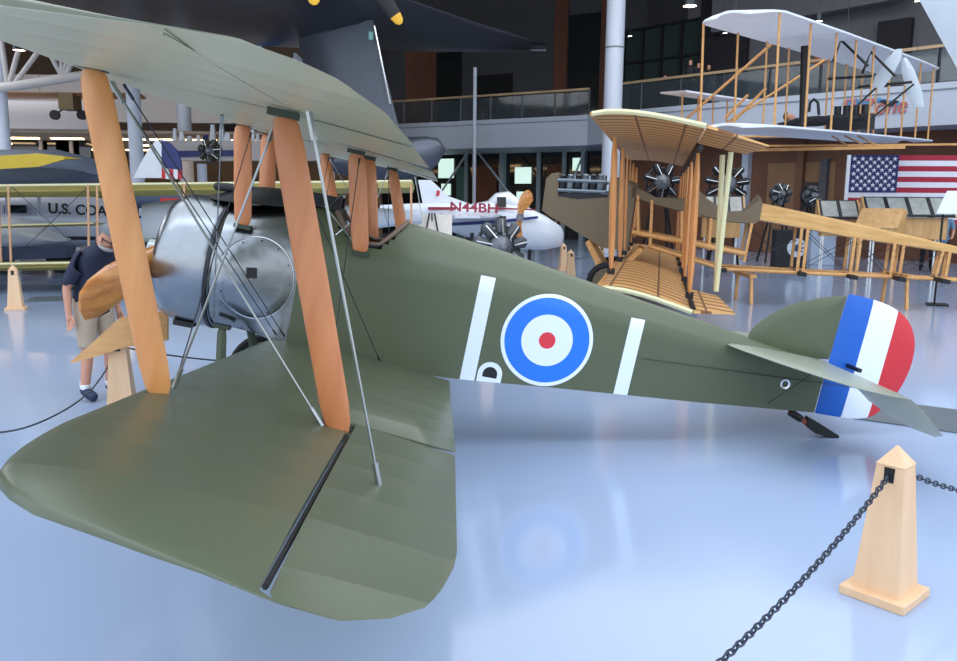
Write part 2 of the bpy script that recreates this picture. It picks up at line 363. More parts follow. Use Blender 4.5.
# struts
def strut(name,a,b,ch,th,m,curl=0,ax=(1,0,0)):
    a=V(a);b=V(b); z=(b-a).normalized(); x=V(ax); x=(x-z*x.dot(z)).normalized(); y=z.cross(x); secs=[]
    Lr=(b-a).length
    for t,k in ((0,.62),(.03,.85),(.10,.97),(.3,1),(.5,1.02),(.7,1),(.9,.97),(.97,.85),(1,.62)):
        o=a+(b-a)*t+x*curl*math.sin(PI*t); sec=[]
        for i in range(16):
            an=2*PI*i/16; ca=math.cos(an); sec.append(o+x*ch/2*k*ca+y*th/2*k*math.sin(an)*(1 if ca<0 else 1-.35*ca))
        secs.append(sec)
    o=MB().loft(secs,0).build(name,m,camel)
    for q in (a-z*.012,b+z*.012): MB().box(q,(.12,.055,.03)).build('strut_socket',mat('green_fitting',(48,60,44),.5),o)
    return o
def upz(x,y): return 1.0864-.035*(x-.535)-.02
def loz(x,y): return zlow(y)-.006*(x-.977)+.022
for sd,ys_ in((-1,2.89),(1,2.89)):
    strut('interplane_strut',(.977+.1055,sd*ys_,loz(1.08,ys_)+.015),(.535+.1055,sd*ys_,upz(.64,ys_)),.125,.042,strutl if sd<0 else strutw,-.0)  # port front strut in the paler wood, light on it put into the colour
    strut('interplane_strut',(.977+.862,sd*ys_,loz(1.84,ys_)-.0),(.535+.862,sd*ys_,upz(1.40,ys_)),.125,.042,strutw)
    strut('cabane_strut',(.69,sd*.36,.38),(.59,sd*.40,1.06),.125,.04,strutw)
    strut('cabane_strut',(1.54,sd*.37,.36),(1.39,sd*.40,1.03),.125,.04,strutw)
# wires
def wires(name,segs,r,m,par=camel,end=True):
    for a,b in segs:
        mb=MB(); mb.tube([a,b],r,6); a,b=V(a),V(b); d=(b-a).normalized()
        if end: mb.tube([a,a+d*.09],r*2.2,6); mb.tube([b,b-d*.09],r*2.2,6)
        mb.build(name,m,par)
FT=(.70,-2.84,1.03); RTp=(1.36,-2.84,1.02); FB=(1.12,-2.84,-.15); RB=(1.765,-2.90,-.175)
for sd in(-1,1):
    m=lambda p:(p[0],-sd*p[1] if sd>0 else p[1],p[2])
    g=lambda p,q=0:(p[0]+q,(abs(p[1]))*sd,p[2])
    wires('stagger_wire',[(g(FT),g(RB)),(g(RTp),g(FB))],.005,wire_m)
    wires('flying_wire',[(g(FT),(1.06,sd*.42,-.34)),(g(FT,.05),(1.12,sd*.42,-.34)),(g(RTp),(1.82,sd*.42,-.38))],.003,dwire)
    wires('landing_wire',[((.66,sd*.42,1.02),g(FB)),((1.42,sd*.42,1.0),g(RB))],.003,dwire)
    wires('aileron_cable',[((1.62,sd*3.58,1.03),(2.06,sd*3.54,-.15))],.0055,wire_m)
wires('bracing_wire',[((.70,-1.3,1.06),(.62,-.48,-.30))],.004,wire_m)
# fin, rudder, tailplane
def thick(mb,out,th,ax='y',z=0):
    c=V((sum(p[0] for p in out)/len(out),sum(p[1] for p in out)/len(out),0))
    n=len(out); rings=[]
    for k,t in((0.0,th),(.6,th*.95),(.93,th*.55),(1.0,0)):
        rings.append([( c.x+(p[0]-c.x)*k, c.y+(p[1]-c.y)*k, t) for p in out])
    f=lambda p,s:(p[0],s*p[2],p[1]) if ax=='y' else (p[0],p[1],z+s*p[2])
    for s_ in(1,-1):
        mb.loft([[V(f(p,s_)) for p in r] for r in rings],0,caps=False)
    return mb
def smooth(pts,it=2):
    for _ in range(it):
        q=[]
        for i in range(len(pts)):
            a,b=pts[i],pts[(i+1)%len(pts)]; q+=[(a[0]*.75+b[0]*.25,a[1]*.75+b[1]*.25),(a[0]*.25+b[0]*.75,a[1]*.25+b[1]*.75)]
        pts=q
    return pts
fin=thick(MB(),smooth([(4.60,.22),(4.58,.34),(4.72,.50),(4.86,.61),(5.08,.70),(5.262,.755),(5.268,.755),(5.268,.24),(5.26,.235),(5.0,.20)],2),.018).build('fin',mat('olive_tail_fabric',green,.42),camel)
def tri(nt,b,sp,M):
    c=b.inputs['Base Color'].links[0].from_socket
    for lo,col in((5.0,(18,94,190)),(5.485,(232,240,250)),(5.70,(206,46,56))):
        k=nt.nodes.new('ShaderNodeMix'); k.data_type='RGBA'; nt.links.new(M('GREATER_THAN',sp.outputs[0],lo),k.inputs[0]); nt.links.new(c,k.inputs[6]); k.inputs[7].default_value=lin(col); c=k.outputs[2]
    nt.links.new(c,b.inputs['Base Color'])
rud_m=fabric('striped_rudder_fabric',(18,94,190),.4,2,.25,0,.15,.08,tri)
ro=[(5.268,-.20),(5.275,-.21),(5.70,-.19),(5.83,-.03),(5.90,.12),(5.935,.32),(5.91,.52),(5.80,.68),(5.60,.76),(5.30,.775),(5.268,.76)]
rud=thick(MB(),smooth(ro,2),.016).build('rudder',rud_m,camel)
mb=MB(); mb.box((5.42,0,.22),(.03,.42,.03)); mb.build('control_horn',dsteel,rud)
tp=[(4.38,-.06),(4.44,-.30),(4.62,-.70),(4.80,-1.02),(4.93,-1.17),(5.1,-1.22),(5.25,-1.20),(5.25,-.9),(5.25,-.3),(5.25,-.06)]
tail_m=two_sided('tail_olive_over_linen',mat('tail_olive',(140,146,128),.36),(190,190,168))
full=tp+[(x,-y) for x,y in tp[::-1]]
tz=.205
tail=thick(MB(),full,.022,'z',tz).build('tailplane',tail_m,camel)
for sd in(-1,1):
    el=[(5.265,-.18),(5.262,-.7),(5.265,-1.20),(5.36,-1.24),(5.58,-1.22),(5.66,-1.05),(5.70,-.75),(5.68,-.45),(5.58,-.25)]
    mb=thick(MB(),[(x,y*-sd if sd>0 else y) for x,y in el],.014,'z',0); d=R(36)
    mb.v=[(5.262+(v[0]-5.262)*math.cos(d)+v[2]*math.sin(d),abs(v[1])*sd,tz-(v[0]-5.262)*math.sin(d)+v[2]*math.cos(d)) for v in mb.v]
    mb.build('elevator',tail_m,camel)
wires('tail_wire',[((4.9,-.6,.20),(4.85,-.06,-.2)),((3.75,-.2,-.02),(5.5,-.03,.06))],.0028,dwire,end=False)
p=camel_pt(785,384,-.07)
MB().lathe([(.024,-.004),(.040,-.006),(.040,.006),(.024,.004)],p,(0,1,0),18).build('cable_ring',lip,fus)
p1=camel_pt(790,412); p2=camel_pt(812,426); p3=camel_pt(836,437)
mb=MB(); mb.tube([p1,p2],.022,8,0); mb.tube([p1,(p1+p2)/2],.03,8,1); mb.loft([[V((x,w,z)),V((x,w,z+h)),V((x,-w,z+h)),V((x,-w,z))] for x,w,z,h in((p2.x-.06,.035,p2.z+.0,.07),(p2.x+.02,.05,p2.z-.045,.09),(p3.x,.045,p3.z-.012,.035))],1)
mb.build('tail_skid',[mat('red_brown_paint',(150,78,66),.5),black],camel)
# undercarriage
up_=MB
for sd in(-1,1):
    u=[(.66,sd*.36,-.38),(.80,sd*.62,-.95)]; strut('undercarriage_strut',u[0],u[1],.07,.035,mat('green_strut',(66,76,54),.45))
    strut('undercarriage_strut',(1.30,sd*.36,-.40),(.88,sd*.62,-.95),.06,.035,MATS['green_strut'])
    zc_=0
    w=MB(); w.lathe([(.285,-.03),(.30,-.045),(.33,-.045),(.35,-.02),(.352,0),(.35,.02),(.33,.045),(.30,.045),(.285,.03)],(.84,sd*.74,-.925),(0,1,0),32)
    wh=w.build('wheel',rubber,camel); d=MB(); d.lathe([(0,-.06),(.05,-.06),(.29,-.03),(.29,.03),(.05,.06),(0,.06)],(.84,sd*.74,-.925),(0,1,0),32); d.build('wheel_cover',mat('olive_wheel',green,.45),wh)
MB().tube([(.84,-.78,-.925),(.84,.78,-.925)],.025,10).build('axle',dsteel,camel)
# ================================================================== THE HALL
def plain(name,pts,m,th=.2,**k):
    mb=MB(); n=(V(pts[1])-V(pts[0])).cross(V(pts[2])-V(pts[0])); mb.poly([V(p) for p in pts],th,n); return struct(name,mb,m,**k)
fl=mat('glossy_epoxy_floor',(158,174,200),.13,0,.04,.35,spec=.5)
plain('floor',[(-45,-14,-.1),(45,-14,-.1),(45,62,-.1),(-45,62,-.1)],fl)
# floor panel plates
def plate(pts,lab):
    o=MB().poly([V(p) for p in pts],.012,(0,0,1)).build('floor_hatch',mat('grey_hatch',(104,112,118),.45,.3),None); tag(o,lab,'floor hatch'); 
a=V((5.72,.53,.007)); u_=V((.62,-.43,0)).normalized(); v_=V((.43,.62,0)).normalized()
plate([a,a+u_*.78,a+u_*.78+v_*.86,a+v_*.86],'grey metal floor plate lying under the striped rudder')
a=G(24,302,.007); plate([a,a+V((1.35,.35,0)),a+V((1.15,1.1,0)),a+V((-.2,.75,0))],'dark floor hatch right of the far left chain post')
grey_w=mat('balcony_paint',(176,184,196),.6,var=.03); dark_w=mat('dark_upper_wall',(72,72,76),.8); ceil_m=mat('ceiling_panel',(78,76,76),.9,var=.04)
brown_w=wood('brown_wall_board',(110,72,50),(92,58,40),.6,(.6,.6,.3),coat=0); wood_w=wood('warm_wall_board',(112,68,46),(94,56,38),.6,(.6,.6,.3))
mull=mat('pale_mullion',(150,166,172),.5); railm=wood('rail_cap_wood',(176,150,116),(150,124,92),.5,(1,1,1))
glz=mat('dark_storefront_glass',(26,34,36),.06,0,.1,.3,spec=.8); glz2=mat('upper_curtain_glass',(52,66,66),.12,0,.15,.2,spec=.7)
railg=mat('railing_glass',(130,150,158),.05,0,.05,trans=.85,alpha=.55)
A=V((-11.,40.7,0)); B=V((7.9,28.9,0)); C2=V((8.35,27.9,0)); D_=V((17.2,18.2,0)); E_=V((25,9.2,0))
ab=(B-A).normalized(); nb=V((-ab.y,ab.x,0)); cd_=(E_-C2).normalized(); nd=V((-cd_.y,cd_.x,0))
Z=lambda p,z: V((p.x,p.y,z))
# balcony slab with fascia, one prism per run
def slab(name,p,q,n,depth,z0,z1,m):
    mb=MB(); mb.poly([Z(p,(z0+z1)/2),Z(q,(z0+z1)/2),Z(q+n*depth,(z0+z1)/2),Z(p+n*depth,(z0+z1)/2)],z1-z0,(0,0,1)); return struct(name,mb,m)
slab('trim_1',A,B,nb,7.5,4.2,5.45,grey_w); slab('trim_2',C2,E_,nd,7.5,4.2,5.45,grey_w)
slab('trim_3',B,C2,nb,3,4.2,5.45,grey_w)
# fascia joint strips in a darker grey
for p,q,n in((A,B,nb),(C2,E_,nd)):
    mb=MB(); mb.bar(Z(p,5.25)-n*.02,Z(q,5.25)-n*.02,.03,.03); struct('trim_4',mb,mat('joint_grey',(120,126,134),.6))
# lower walls (recessed)
def wallseg(name,p,q,z0,z1,m,th=.2):
    mb=MB(); d=(q-p).normalized(); n=V((-d.y,d.x,0)); mb.poly([Z(p,z0),Z(q,z0),Z(q,z1),Z(p,z1)],th,n); return struct(name,mb,m)
pa=A+nb*4.5; pb=B+nb*4.0; pc=C2+nd*1.8; pd_=E_+nd*1.8
wallseg('wall_back',pa,pb,0,4.2,glz); wallseg('wall_right',pc,pd_,0,4.2,brown_w)
wallseg('wall_corner',pb,pc,0,4.2,glz)
# storefront mullions and bright doors
def on(p,q,u):  # point on wall line p-q that the survey pixel column u sees
    d=ray(u,200); n=V((-(q-p).y,(q-p).x,0)); t=((p-CAM).dot(n))/d.dot(n); return CAM+d*t
for u,wd in ((468,.1),(505,.55),(540,.12),(565,.1),(585,.45)):
    x=on(pa,pb,u); mb=MB(); mb.bar(Z(x-nb*.2,0),Z(x-nb*.2,4.2),wd,.2,up=(ab.x,ab.y,0)); struct('trim_5',mb,mull)
daylight=mat('daylit_outdoors',(190,214,206),.6,emit=(196,224,214),es=1.1)
for i,(u0,u1,z0,z1) in enumerate(((440,455,3.0,4.0),(516,532,2.7,3.5),(518,530,1.2,2.3),(573,583,3.3,3.9),(443,452,2.1,2.7))):
    x0,x1=on(pa,pb,u0),on(pa,pb,u1); mb=MB(); mb.poly([Z(x0-nb*.15,z0),Z(x1-nb*.15,z0),Z(x1-nb*.15,z1),Z(x0-nb*.15,z1)],.04,nb); struct('window_%d'%(i+1),mb,daylight)
for i,(u0,u1,m) in enumerate(((478,498,wood_w),(548,562,wood_w),(458,466,mat('shop_interior',(70,110,100),.7)))):
    x0,x1=on(pa,pb,u0),on(pa,pb,u1); mb=MB(); mb.poly([Z(x0-nb*.15,0),Z(x1-nb*.15,0),Z(x1-nb*.15,3.6),Z(x0-nb*.15,3.6)],.08,nb); struct('trim_6',mb,m)
for u0,u1 in ((445,492),(500,555),(575,604)):   # raking tie rods
    x0,x1=on(pa,pb,u0),on(pa,pb,u1); mb=MB(); up=(u0!=500)
    mb.tube([Z(x0-nb*2.4,.6 if up else 4.2),Z(x1-nb*2.4,4.2 if up else .8)],.05,6); struct('trim_7',mb,mull)
for u,z1,m in ((748,4.2,grey_w),(802,4.0,brown_w),(826,3.4,dark_w)):
    x=on(pc,pd_,u); mb=MB(); mb.bar(Z(x-nd*.25,0),Z(x-nd*.25,z1),.32,.25,up=(cd_.x,cd_.y,0)); struct('trim_8',mb,m)
x0,x1=on(pc,pd_,768),on(pc,pd_,835); mb=MB(); mb.poly([Z(x0-nd*.12,0),Z(x1-nd*.12,0),Z(x1-nd*.12,3.3),Z(x0-nd*.12,3.3)],.06,nd); struct('trim_9',mb,wood('tan_wall_board',(140,104,74),(124,90,62),.6,(.6,.6,.3)))
x0,x1=on(pc,pd_,801),on(pc,pd_,823); mb=MB(); mb.poly([Z(x0-nd*.25,0),Z(x1-nd*.25,0),Z(x1-nd*.25,2.6),Z(x0-nd*.25,2.6)],.06,nd); struct('door_1',mb,mat('dark_door',(52,38,34),.5))
# upper walls
ua=A+nb*7.4; ub=B+nb*7.2; uc=C2+nd*6.0; ud=E_+nd*6.0
wallseg('wall_upper_back',ua,ub,5.45,15,dark_w); wallseg('wall_upper_corner',ub,uc,5.45,15,dark_w); wallseg('wall_upper_right',uc,ud,5.45,15,mat('grey_upper_wall',(108,108,112),.8))
for i,(u0,u1,z0,z1,m) in enumerate(((408,438,5.5,11.0,wood_w),(552,565,5.5,12,wood_w),(566,596,5.5,11.2,glz),(597,606,5.5,12,wood_w),(438,462,6,10.0,glz),(478,512,6.5,8.6,glz))):
    x0,x1=on(ua,ub,u0),on(ua,ub,u1); mb=MB(); mb.poly([Z(x0-nb*.15,z0),Z(x1-nb*.15,z0),Z(x1-nb*.15,z1),Z(x0-nb*.15,z1)],.08,nb); struct('trim_1%d'%i,mb,m)
x0,x1=on(uc,ud,622),on(uc,ud,697); mb=MB(); mb.poly([Z(x0-nd*.12,5.5),Z(x1-nd*.12,5.5),Z(x1-nd*.12,9.9),Z(x0-nd*.12,9.9)],.06,nd); win=struct('window_6',mb,glz2)
for k in range(5):
    x=x0+(x1-x0)*k/4; MB().bar(Z(x-nd*.2,5.5),Z(x-nd*.2,9.9),.14,.1,up=(cd_.x,cd_.y,0)).build('mullion',black,win)
for z in(5.8,7.1,8.4,9.9): MB().bar(Z(x0-nd*.2,z),Z(x1-nd*.2,z),.1,.1).build('mullion',black,win)
for u0,u1,z1,m in ((697,712,12,mat('charcoal_pier',(38,36,40),.8)),(712,742,9,mat('charcoal_pier',(38,36,40),.8)),(868,900,8.6,mat('charcoal_pier',(38,36,40),.8))):
    x0,x1=on(uc,ud,u0),on(uc,ud,u1); mb=MB(); mb.poly([Z(x0-nd*.3,5.45),Z(x1-nd*.3,5.45),Z(x1-nd*.3,z1),Z(x0-nd*.3,z1)],.3,nd); struct('trim_20',mb,m)
# red and orange wall signs behind the hanging aeroplane
for u0,u1,z0,z1 in ((808,817,7.2,8.6),(829,845,7.3,8.1)):
    x0,x1=on(uc,ud,u0),on(uc,ud,u1); mb=MB(); mb.poly([Z(x0-nd*.3,z0),Z(x1-nd*.3,z0),Z(x1-nd*.3,z1),Z(x0-nd*.3,z1)],.06,nd); o=mb.build('wall_sign',mat('orange_red_sign',(186,72,48),.6)); tag(o,'upright orange red wall panel on upper level' if u0==808 else 'wide orange red wall panel on the upper level, right of the upright one','sign')
# railings: glass panels, wooden cap, a post every bay
def railing(p,q,n,k,lab):
    e=empty('balcony_railing',Z(p,5.45),lab,'railing'); o=Z(p,5.45); P=lambda x,z:Z(x,z)-o
    MB().bar(P(p+n*.1,6.52),P(q+n*.1,6.52),.12,.09).build('handrail',railm,e)
    for i in range(k+1):
        x=p+(q-p)*i/k+n*.1; MB().bar(P(x,5.45),P(x,6.5),.06,.06).build('post',dsteel,e)
    for i in range(k):
        a=p+(q-p)*(i+.03)/k+n*.1; b=p+(q-p)*(i+.97)/k+n*.1
        MB().poly([P(a,5.5),P(b,5.5),P(b,6.42),P(a,6.42)],.015,n).build('glass_panel',railg,e)
railing(A,B,nb,14,'long glass balcony railing with wood cap left of the white column')
railing(C2,E_,nd,14,'glass balcony railing with wood cap right of the white column')
# ceilings
plain('ceiling',[(-45,-2,15.1),(45,-2,15.1),(45,62,15.1),(-45,62,15.1)],ceil_m)
x=[on(uc,ud,605),on(uc,ud,745)]
mb=MB(); mb.poly([Z(ub,11.6),Z(uc,11.6),Z(ud,9.6),Z(E_+nd*-1.,9.9),Z(C2-nd*1.,12.),],.3,(0,0,1)); 
struct('ceiling_2',mb,mat('grey_soffit',(96,94,94),.85))
# columns
def column(u,D,r,z1,name='trim_30',joint=None):
    q=at(u,200,CAM.y+D); mb=MB(); mb.lathe([(r,0),(r,z1)],(q.x,q.y,0),n=24); o=struct(name,mb,mat('column_paint',(196,204,216),.5,var=.03))
    if joint:
        for z in joint: MB().lathe([(r+.01,z-.03),(r+.02,z),(r+.01,z+.03)],(q.x,q.y,0),n=24).build('column_joint',mat('joint_grey',(120,126,134),.6),o)
    return q
column(609.5,30,.33,15.5,joint=(7.25,)); column(139,26,.21,12); column(9,24,.17,7.2); column(188,32,.26,9); column(474,37,.08,7.6)
# brown and dark left side of the hall: balcony, soffit, walls
LW=29.; lp=lambda u,y=LW: at(u,200,y)
fasc=mat('left_fascia',(196,188,184),.6,var=.03)
def lbox(name,u0,u1,y,v0,v1,m,dep=.3,u2=None):     # upright panel seen between pixel columns at depth y
    a,b,c,d=at(u0,v1[0] if isinstance(v1,tuple) else v1,y),at(u1,v1[1] if isinstance(v1,tuple) else v1,y),at(u1,v0[1] if isinstance(v0,tuple) else v0,y),at(u0,v0[0] if isinstance(v0,tuple) else v0,y)
    mb=MB(); mb.poly([a,b,c,d],dep,(0,1,0)); return struct(name,mb,m)
mb=MB(); a=at(-60,128,22); b=at(95,120,22); struct('trim_31',MB().poly([Z(a,4.05),Z(b,4.05),Z(b,4.95),Z(a,4.95)],.5,(0,1,0)),fasc)
struct('trim_32',MB().poly([V((-24,30,5.0)),V((-1.8,30,5.0)),V((-1.8,30,6.9)),V((-24,30,6.9))],.5,(0,1,0)),fasc)
struct('ceiling_3',MB().poly([V((-26,22,4.0)),V((0,22,4.0)),V((0,38,4.0)),V((-26,38,4.0))],.1,(0,0,1)),mat('warm_soffit',(170,150,130),.8))
struct('wall_left',MB().poly([V((-30,40,0)),V((2,40,0)),V((2,40,4)),V((-30,40,4))],.2,(0,1,0)),wood('left_tan_wall',(168,138,108),(150,120,92),.7,(.4,.4,.4)))
struct('wall_left_upper',MB().poly([V((-40,42,4)),V((-2,42,4)),V((-2,42,15)),V((-40,42,15))],.2,(0,1,0)),mat('brown_upper_wall',(112,90,74),.8))
struct('wall_left_side',MB().poly([V((-28,2,0)),V((-28,42,0)),V((-28,42,15)),V((-28,2,15))],.2,(1,0,0)),mat('brown_upper_wall',(112,90,74),.8))
warm=mat('warm_ceiling_lamp',(255,230,190),.5,emit=(255,214,160),es=9)
for i in range(9):
    for j in range(3):
        x=-15+i*1.6; o=MB().box((x,24.5+j*3.4,3.93),(1.1,.25,.05)).build('ceiling_light',warm); tag(o,'warm strip lamp under the left balcony ceiling','ceiling light','warm strip lamps under the left balcony')
for u,v,y in ((30,140,26),(62,140,26),(74,150,26)):
    a=at(u,v,y); o=MB().box(a,(1.3,.1,1.3)); struct('window_7',o,glz)
for u in(45,75): struct('trim_33',MB().bar(Z(at(u,200,25.8),0),Z(at(u,200,25.8),4.),.12,.1),fasc)
# left roof truss
steelw=mat('white_truss_paint',(186,180,176),.5); ty=17.
tr=empty('roof_truss',at(0,92,ty),'pale tubular roof truss crossing behind the upper wing at left','truss'); to=at(0,92,ty)
def tb(name,u0,v0,u1,v1,r,dy=0): MB().tube([at(u0,v0,ty+dy)-to,at(u1,v1,ty+dy)-to],r,8).build(name,steelw,tr)
tb('chord',-60,97,132,68,.13); tb('chord',-60,20,132,-20,.13)
for a in((8,88,0,30),(8,88,22,38),(10,90,38,52),(62,76,48,50),(62,76,62,40),(64,76,70,50),(66,76,90,20),(130,68,96,10)): tb('web',*a,.07)
tb('web',128,68,128,-20,.1); 
tr2=empty('roof_truss',at(200,45,26),'pale roof truss seen above the upper wing tip','truss'); o2=at(200,45,26)
for a in((175,52,262,48,.14),(205,38,222,56,.08),(222,36,215,54,.08),(190,36,204,54,.08),(240,40,228,52,.08),(150,40,262,36,.05)): MB().tube([at(a[0],a[1],26)-o2,at(a[2],a[3],26)-o2],a[4],8).build('web',steelw,tr2)
# lamps hanging from the ceiling
def lamp(u,v,y,lab,c=(255,226,190),es=14,r=.16):
    q=at(u,v,y); e=empty('ceiling_spotlight',q,lab,'lamp')
    MB().lathe([(0,0),(r,.0),(r*.6,.12)],(0,0,0)).build('lamp_lens',mat('lamp_glow_%d'%c[2],c,.5,emit=c,es=es),e)
    MB().lathe([(r*1.05,-.01),(r*.8,.2),(.03,.26),(.02,.9)],(0,0,0)).build('lamp_shade',dsteel,e)
lamp(19,50,15,'warm dome lamp high at far left above the truss',(255,214,190),12,.14)
lamp(690,6,20,'bright warm ceiling lamp above the glass curtain wall',(255,214,170),20,.2)
lamp(819,21,18,'small white ceiling lamp behind the hanging white aeroplane',(255,250,240),20,.09)
lamp(725,33,22,'left of two small spotlights above the white wing',(255,250,240),20,.07)
lamp(731,31,22,'right of two small spotlights above the white wing',(255,250,240),20,.07)
lamp(630,36,28,'small spotlight beside the white column',(255,250,240),20,.08)
lamp(917,1,18,'tiny white ceiling lamp at the top right',(255,250,240),20,.07)
# upper right beam
struct('trim_34',MB().bar(at(715,14,30),at(905,-24,24),.5,1.6),mat('ceiling_beam',(112,112,116),.8))
# world
w=bpy.data.worlds.new('sky'); S.world=w; w.use_nodes=True; nt=w.node_tree; bg=nt.nodes['Background']
tc=nt.nodes.new('ShaderNodeTexCoord'); sp=nt.nodes.new('ShaderNodeSeparateXYZ'); rm=nt.nodes.new('ShaderNodeValToRGB')
nt.links.new(tc.outputs['Generated'],sp.inputs[0]); nt.links.new(sp.outputs[2],rm.inputs[0]); nt.links.new(rm.outputs[0],bg.inputs[0])
e=rm.color_ramp.elements; e[0].position=0; e[0].color=(.70,.74,.80,1); e[1].position=.35; e[1].color=(.74,.84,1,1)
bg.inputs[1].default_value=2.2
def area(loc,rot,sx,sy,p,c=(.78,.88,1)):  # added area lights under the ceiling to brighten the hall
    l=bpy.data.lights.new('fill_light','AREA'); l.shape='RECTANGLE'; l.size=sx; l.size_y=sy; l.energy=p; l.color=c
    o=bpy.data.objects.new('fill_light',l); COL.objects.link(o); o.location=loc; o.rotation_euler=rot; return o
area((4,2,13.5),(0,0,0),30,14,2600,(.82,.9,1))
area((9,15,11.5),(0,0,0),18,12,1500,(.9,.94,1))
area((-12,12,9.5),(0,0,0),18,14,2600,(.9,.94,1))
S.view_settings.view_transform='Standard'; S.view_settings.look='None'; S.view_settings.exposure=0; S.view_settings.gamma=1
# ================================================================== THINGS IN THE HALL
def fr3(loc,rx,ry,rz): return Matrix.Translation(V(loc))@Euler((rx,ry,rz),'XYZ').to_matrix().to_4x4()
# ---- bollards
def bollard(x,y,rz,lab,plate_=True,group=None):
    e=empty('chain_post',frame((x,y,0),rz),lab,'barrier post',group)
    MB().box((0,0,.022),(.30,.30,.044)).build('base',pine,e,bevel=.004)
    mb=MB(); sq=lambda h,z:[V((-h,-h,z)),V((h,-h,z)),V((h,h,z)),V((-h,h,z))]
    mb.loft([sq(.108,.044),sq(.062,.655)],0,sm=False); mb.loft([sq(.0655,.655),sq(.003,.74)],0,sm=False)
    MBb=mb.build('shaft',pine,e)
    for s,ax in((-1,'y'),(1,'y')):
        MB().box((0,s*.0665,.61),(.045,.006,.07)).build('chain_slot',black,e)
    return e
g0,g1,g2=G(905,616),G(840,592),G(928,597)
d=(g1-g0); rz=math.atan2(d.y,d.x)-PI; ctr=(g1+g2)/2
bollard(ctr.x,ctr.y,rz,'large pale wooden chain post standing alone at the right foreground')
bx,by,brz=ctr.x,ctr.y,rz
bollard(-4.96,7.3,.3,'wooden chain post at the far left edge, in front of the yellow wings')
pq0=G(123,416); bollard(pq0.x,pq0.y,.2,'wooden chain post behind the left strut, beside the standing man')
bollard(4.98,12.7,.2,'right of the two wooden chain posts between the engine and the brown aeroplane')
bollard(5.2,19.5*.8,.2,'left of the two wooden chain posts between the engine and the brown aeroplane')
p=G(600,272); bollard(p.x,p.y,.3,'wooden chain post beside the wheels of the brown aeroplane')
p=G(320+5,252); bollard(p.x-5.0,p.y,.3,'small distant wooden chain post left of the radial engine') if False else None
p=G(862,246); bollard(p.x,p.y,.1,'left chain post under the slanted pine board, beyond the wooden truss')
p=G(883,250); bollard(p.x,p.y,.1,'right chain post under the slanted pine board, beyond the wooden truss')
# ---- chains with real links
def chain(pts,r,link,lab,name='barrier_chain'):
    pts=[V(q) for q in pts]; mb=MB(); ln=[0]
    for a,b in zip(pts,pts[1:]): ln.append(ln[-1]+(b-a).length)
    n=int(ln[-1]/link); 
    for i in range(n):
        s=(i+.5)*link; k=max(j for j in range(len(pts)-1) if ln[j]<=s); t=(s-ln[k])/(ln[k+1]-ln[k]); o=pts[k].lerp(pts[k+1],t); z=(pts[k+1]-pts[k]).normalized()
        x=z.cross(V((0,0,1))).normalized() if i%2 else z.cross(z.cross(V((0,0,1)))).normalized()
        ring=[]
        for q in range(9):
            a=2*PI*q/8; ring.append(o+z*math.cos(a)*link*.68+x*math.sin(a)*link*.36)
        mb.tube(ring,r,5,caps=False,up=z.cross(x))
    o=mb.build(name,mat('dark_chain_steel',(66,72,84),.45,.7),None); tag(o,lab,'chain'); return o
def sag(a,b,dz,n=24):
    a,b=V(a),V(b); return [a.lerp(b,i/n)-V((0,0,dz*4*(i/n)*(1-i/n))) for i in range(n+1)]
e0=Matrix.Translation((bx,by,0))@Matrix.Rotation(brz,4,'Z')
h1=e0@V((0,-.075,.605)); h2=e0@V((0,.075,.605))
chain(sag(h1,(1.55,-5.35,.585),.23),.0042,.034,'dark steel chain sloping from the foreground post to the bottom edge')
q=G(957,489,.44); dd=(q-h2); endp=h2+dd*6; endp.z=.585
chain(sag(h2,endp,.30),.0042,.034,'dark steel chain leaving the foreground post towards the right edge')
bollard(1.50,-5.42,.8,'chain post outside the lower edge of the picture holding the foreground chain')
bollard(endp.x+.05,endp.y,.8,'chain post outside the right edge of the picture holding the chain')
def rope(a,b,dz,lab,r=.011):
    o=MB().tube(sag(a,b,dz),r,6).build('barrier_chain',mat('dark_chain_far',(70,78,88),.5,.5),None); tag(o,lab,'chain')
rope((-4.9,7.2,.585),(-6.6,13,.585),.1,'chain running back from the far left post') if False else None
a=(pq0.x,pq0.y-.07,.585); g=G(0,437,.2); 
cp=[V(a),G(108,368,.42),G(86,398,.30),G(40,424,.22),G(0,434,.20),G(-90,436,.26),G(-240,410,.585)]
for _ in range(3): cp=[cp[0]]+[p.lerp(q,t) for p,q in zip(cp,cp[1:]) for t in(.25,.75)]+[cp[-1]]
o=MB().tube(cp,.007,6).build('barrier_chain',MATS.get('dark_chain_far') or mat('dark_chain_far',(70,78,88),.5,.5),None); tag(o,'dark chain crossing the floor at left below the standing man','chain')
q=G(-240,410,.585); bollard(q.x,q.y,.2,'chain post outside the left edge of the picture')
rope((pq0.x,pq0.y+.07,.585),(2.6,3.4,.50),.32,'dark chain behind the cowling and propeller',.008)
rope((-4.9,7.3,.585),(0.4,8.2,.55),.25,'thin chain from the far left post behind the standing man',.008)
rope((4.9,12.7,.585),(6.2,15.8,.585),.15,'chain joining posts beside the brown aeroplane',.01)
bollard(2.65,3.45,.2,'chain post hidden behind the green fuselage'); bollard(.45,8.25,.2,'chain post behind the cowling of the green aeroplane')
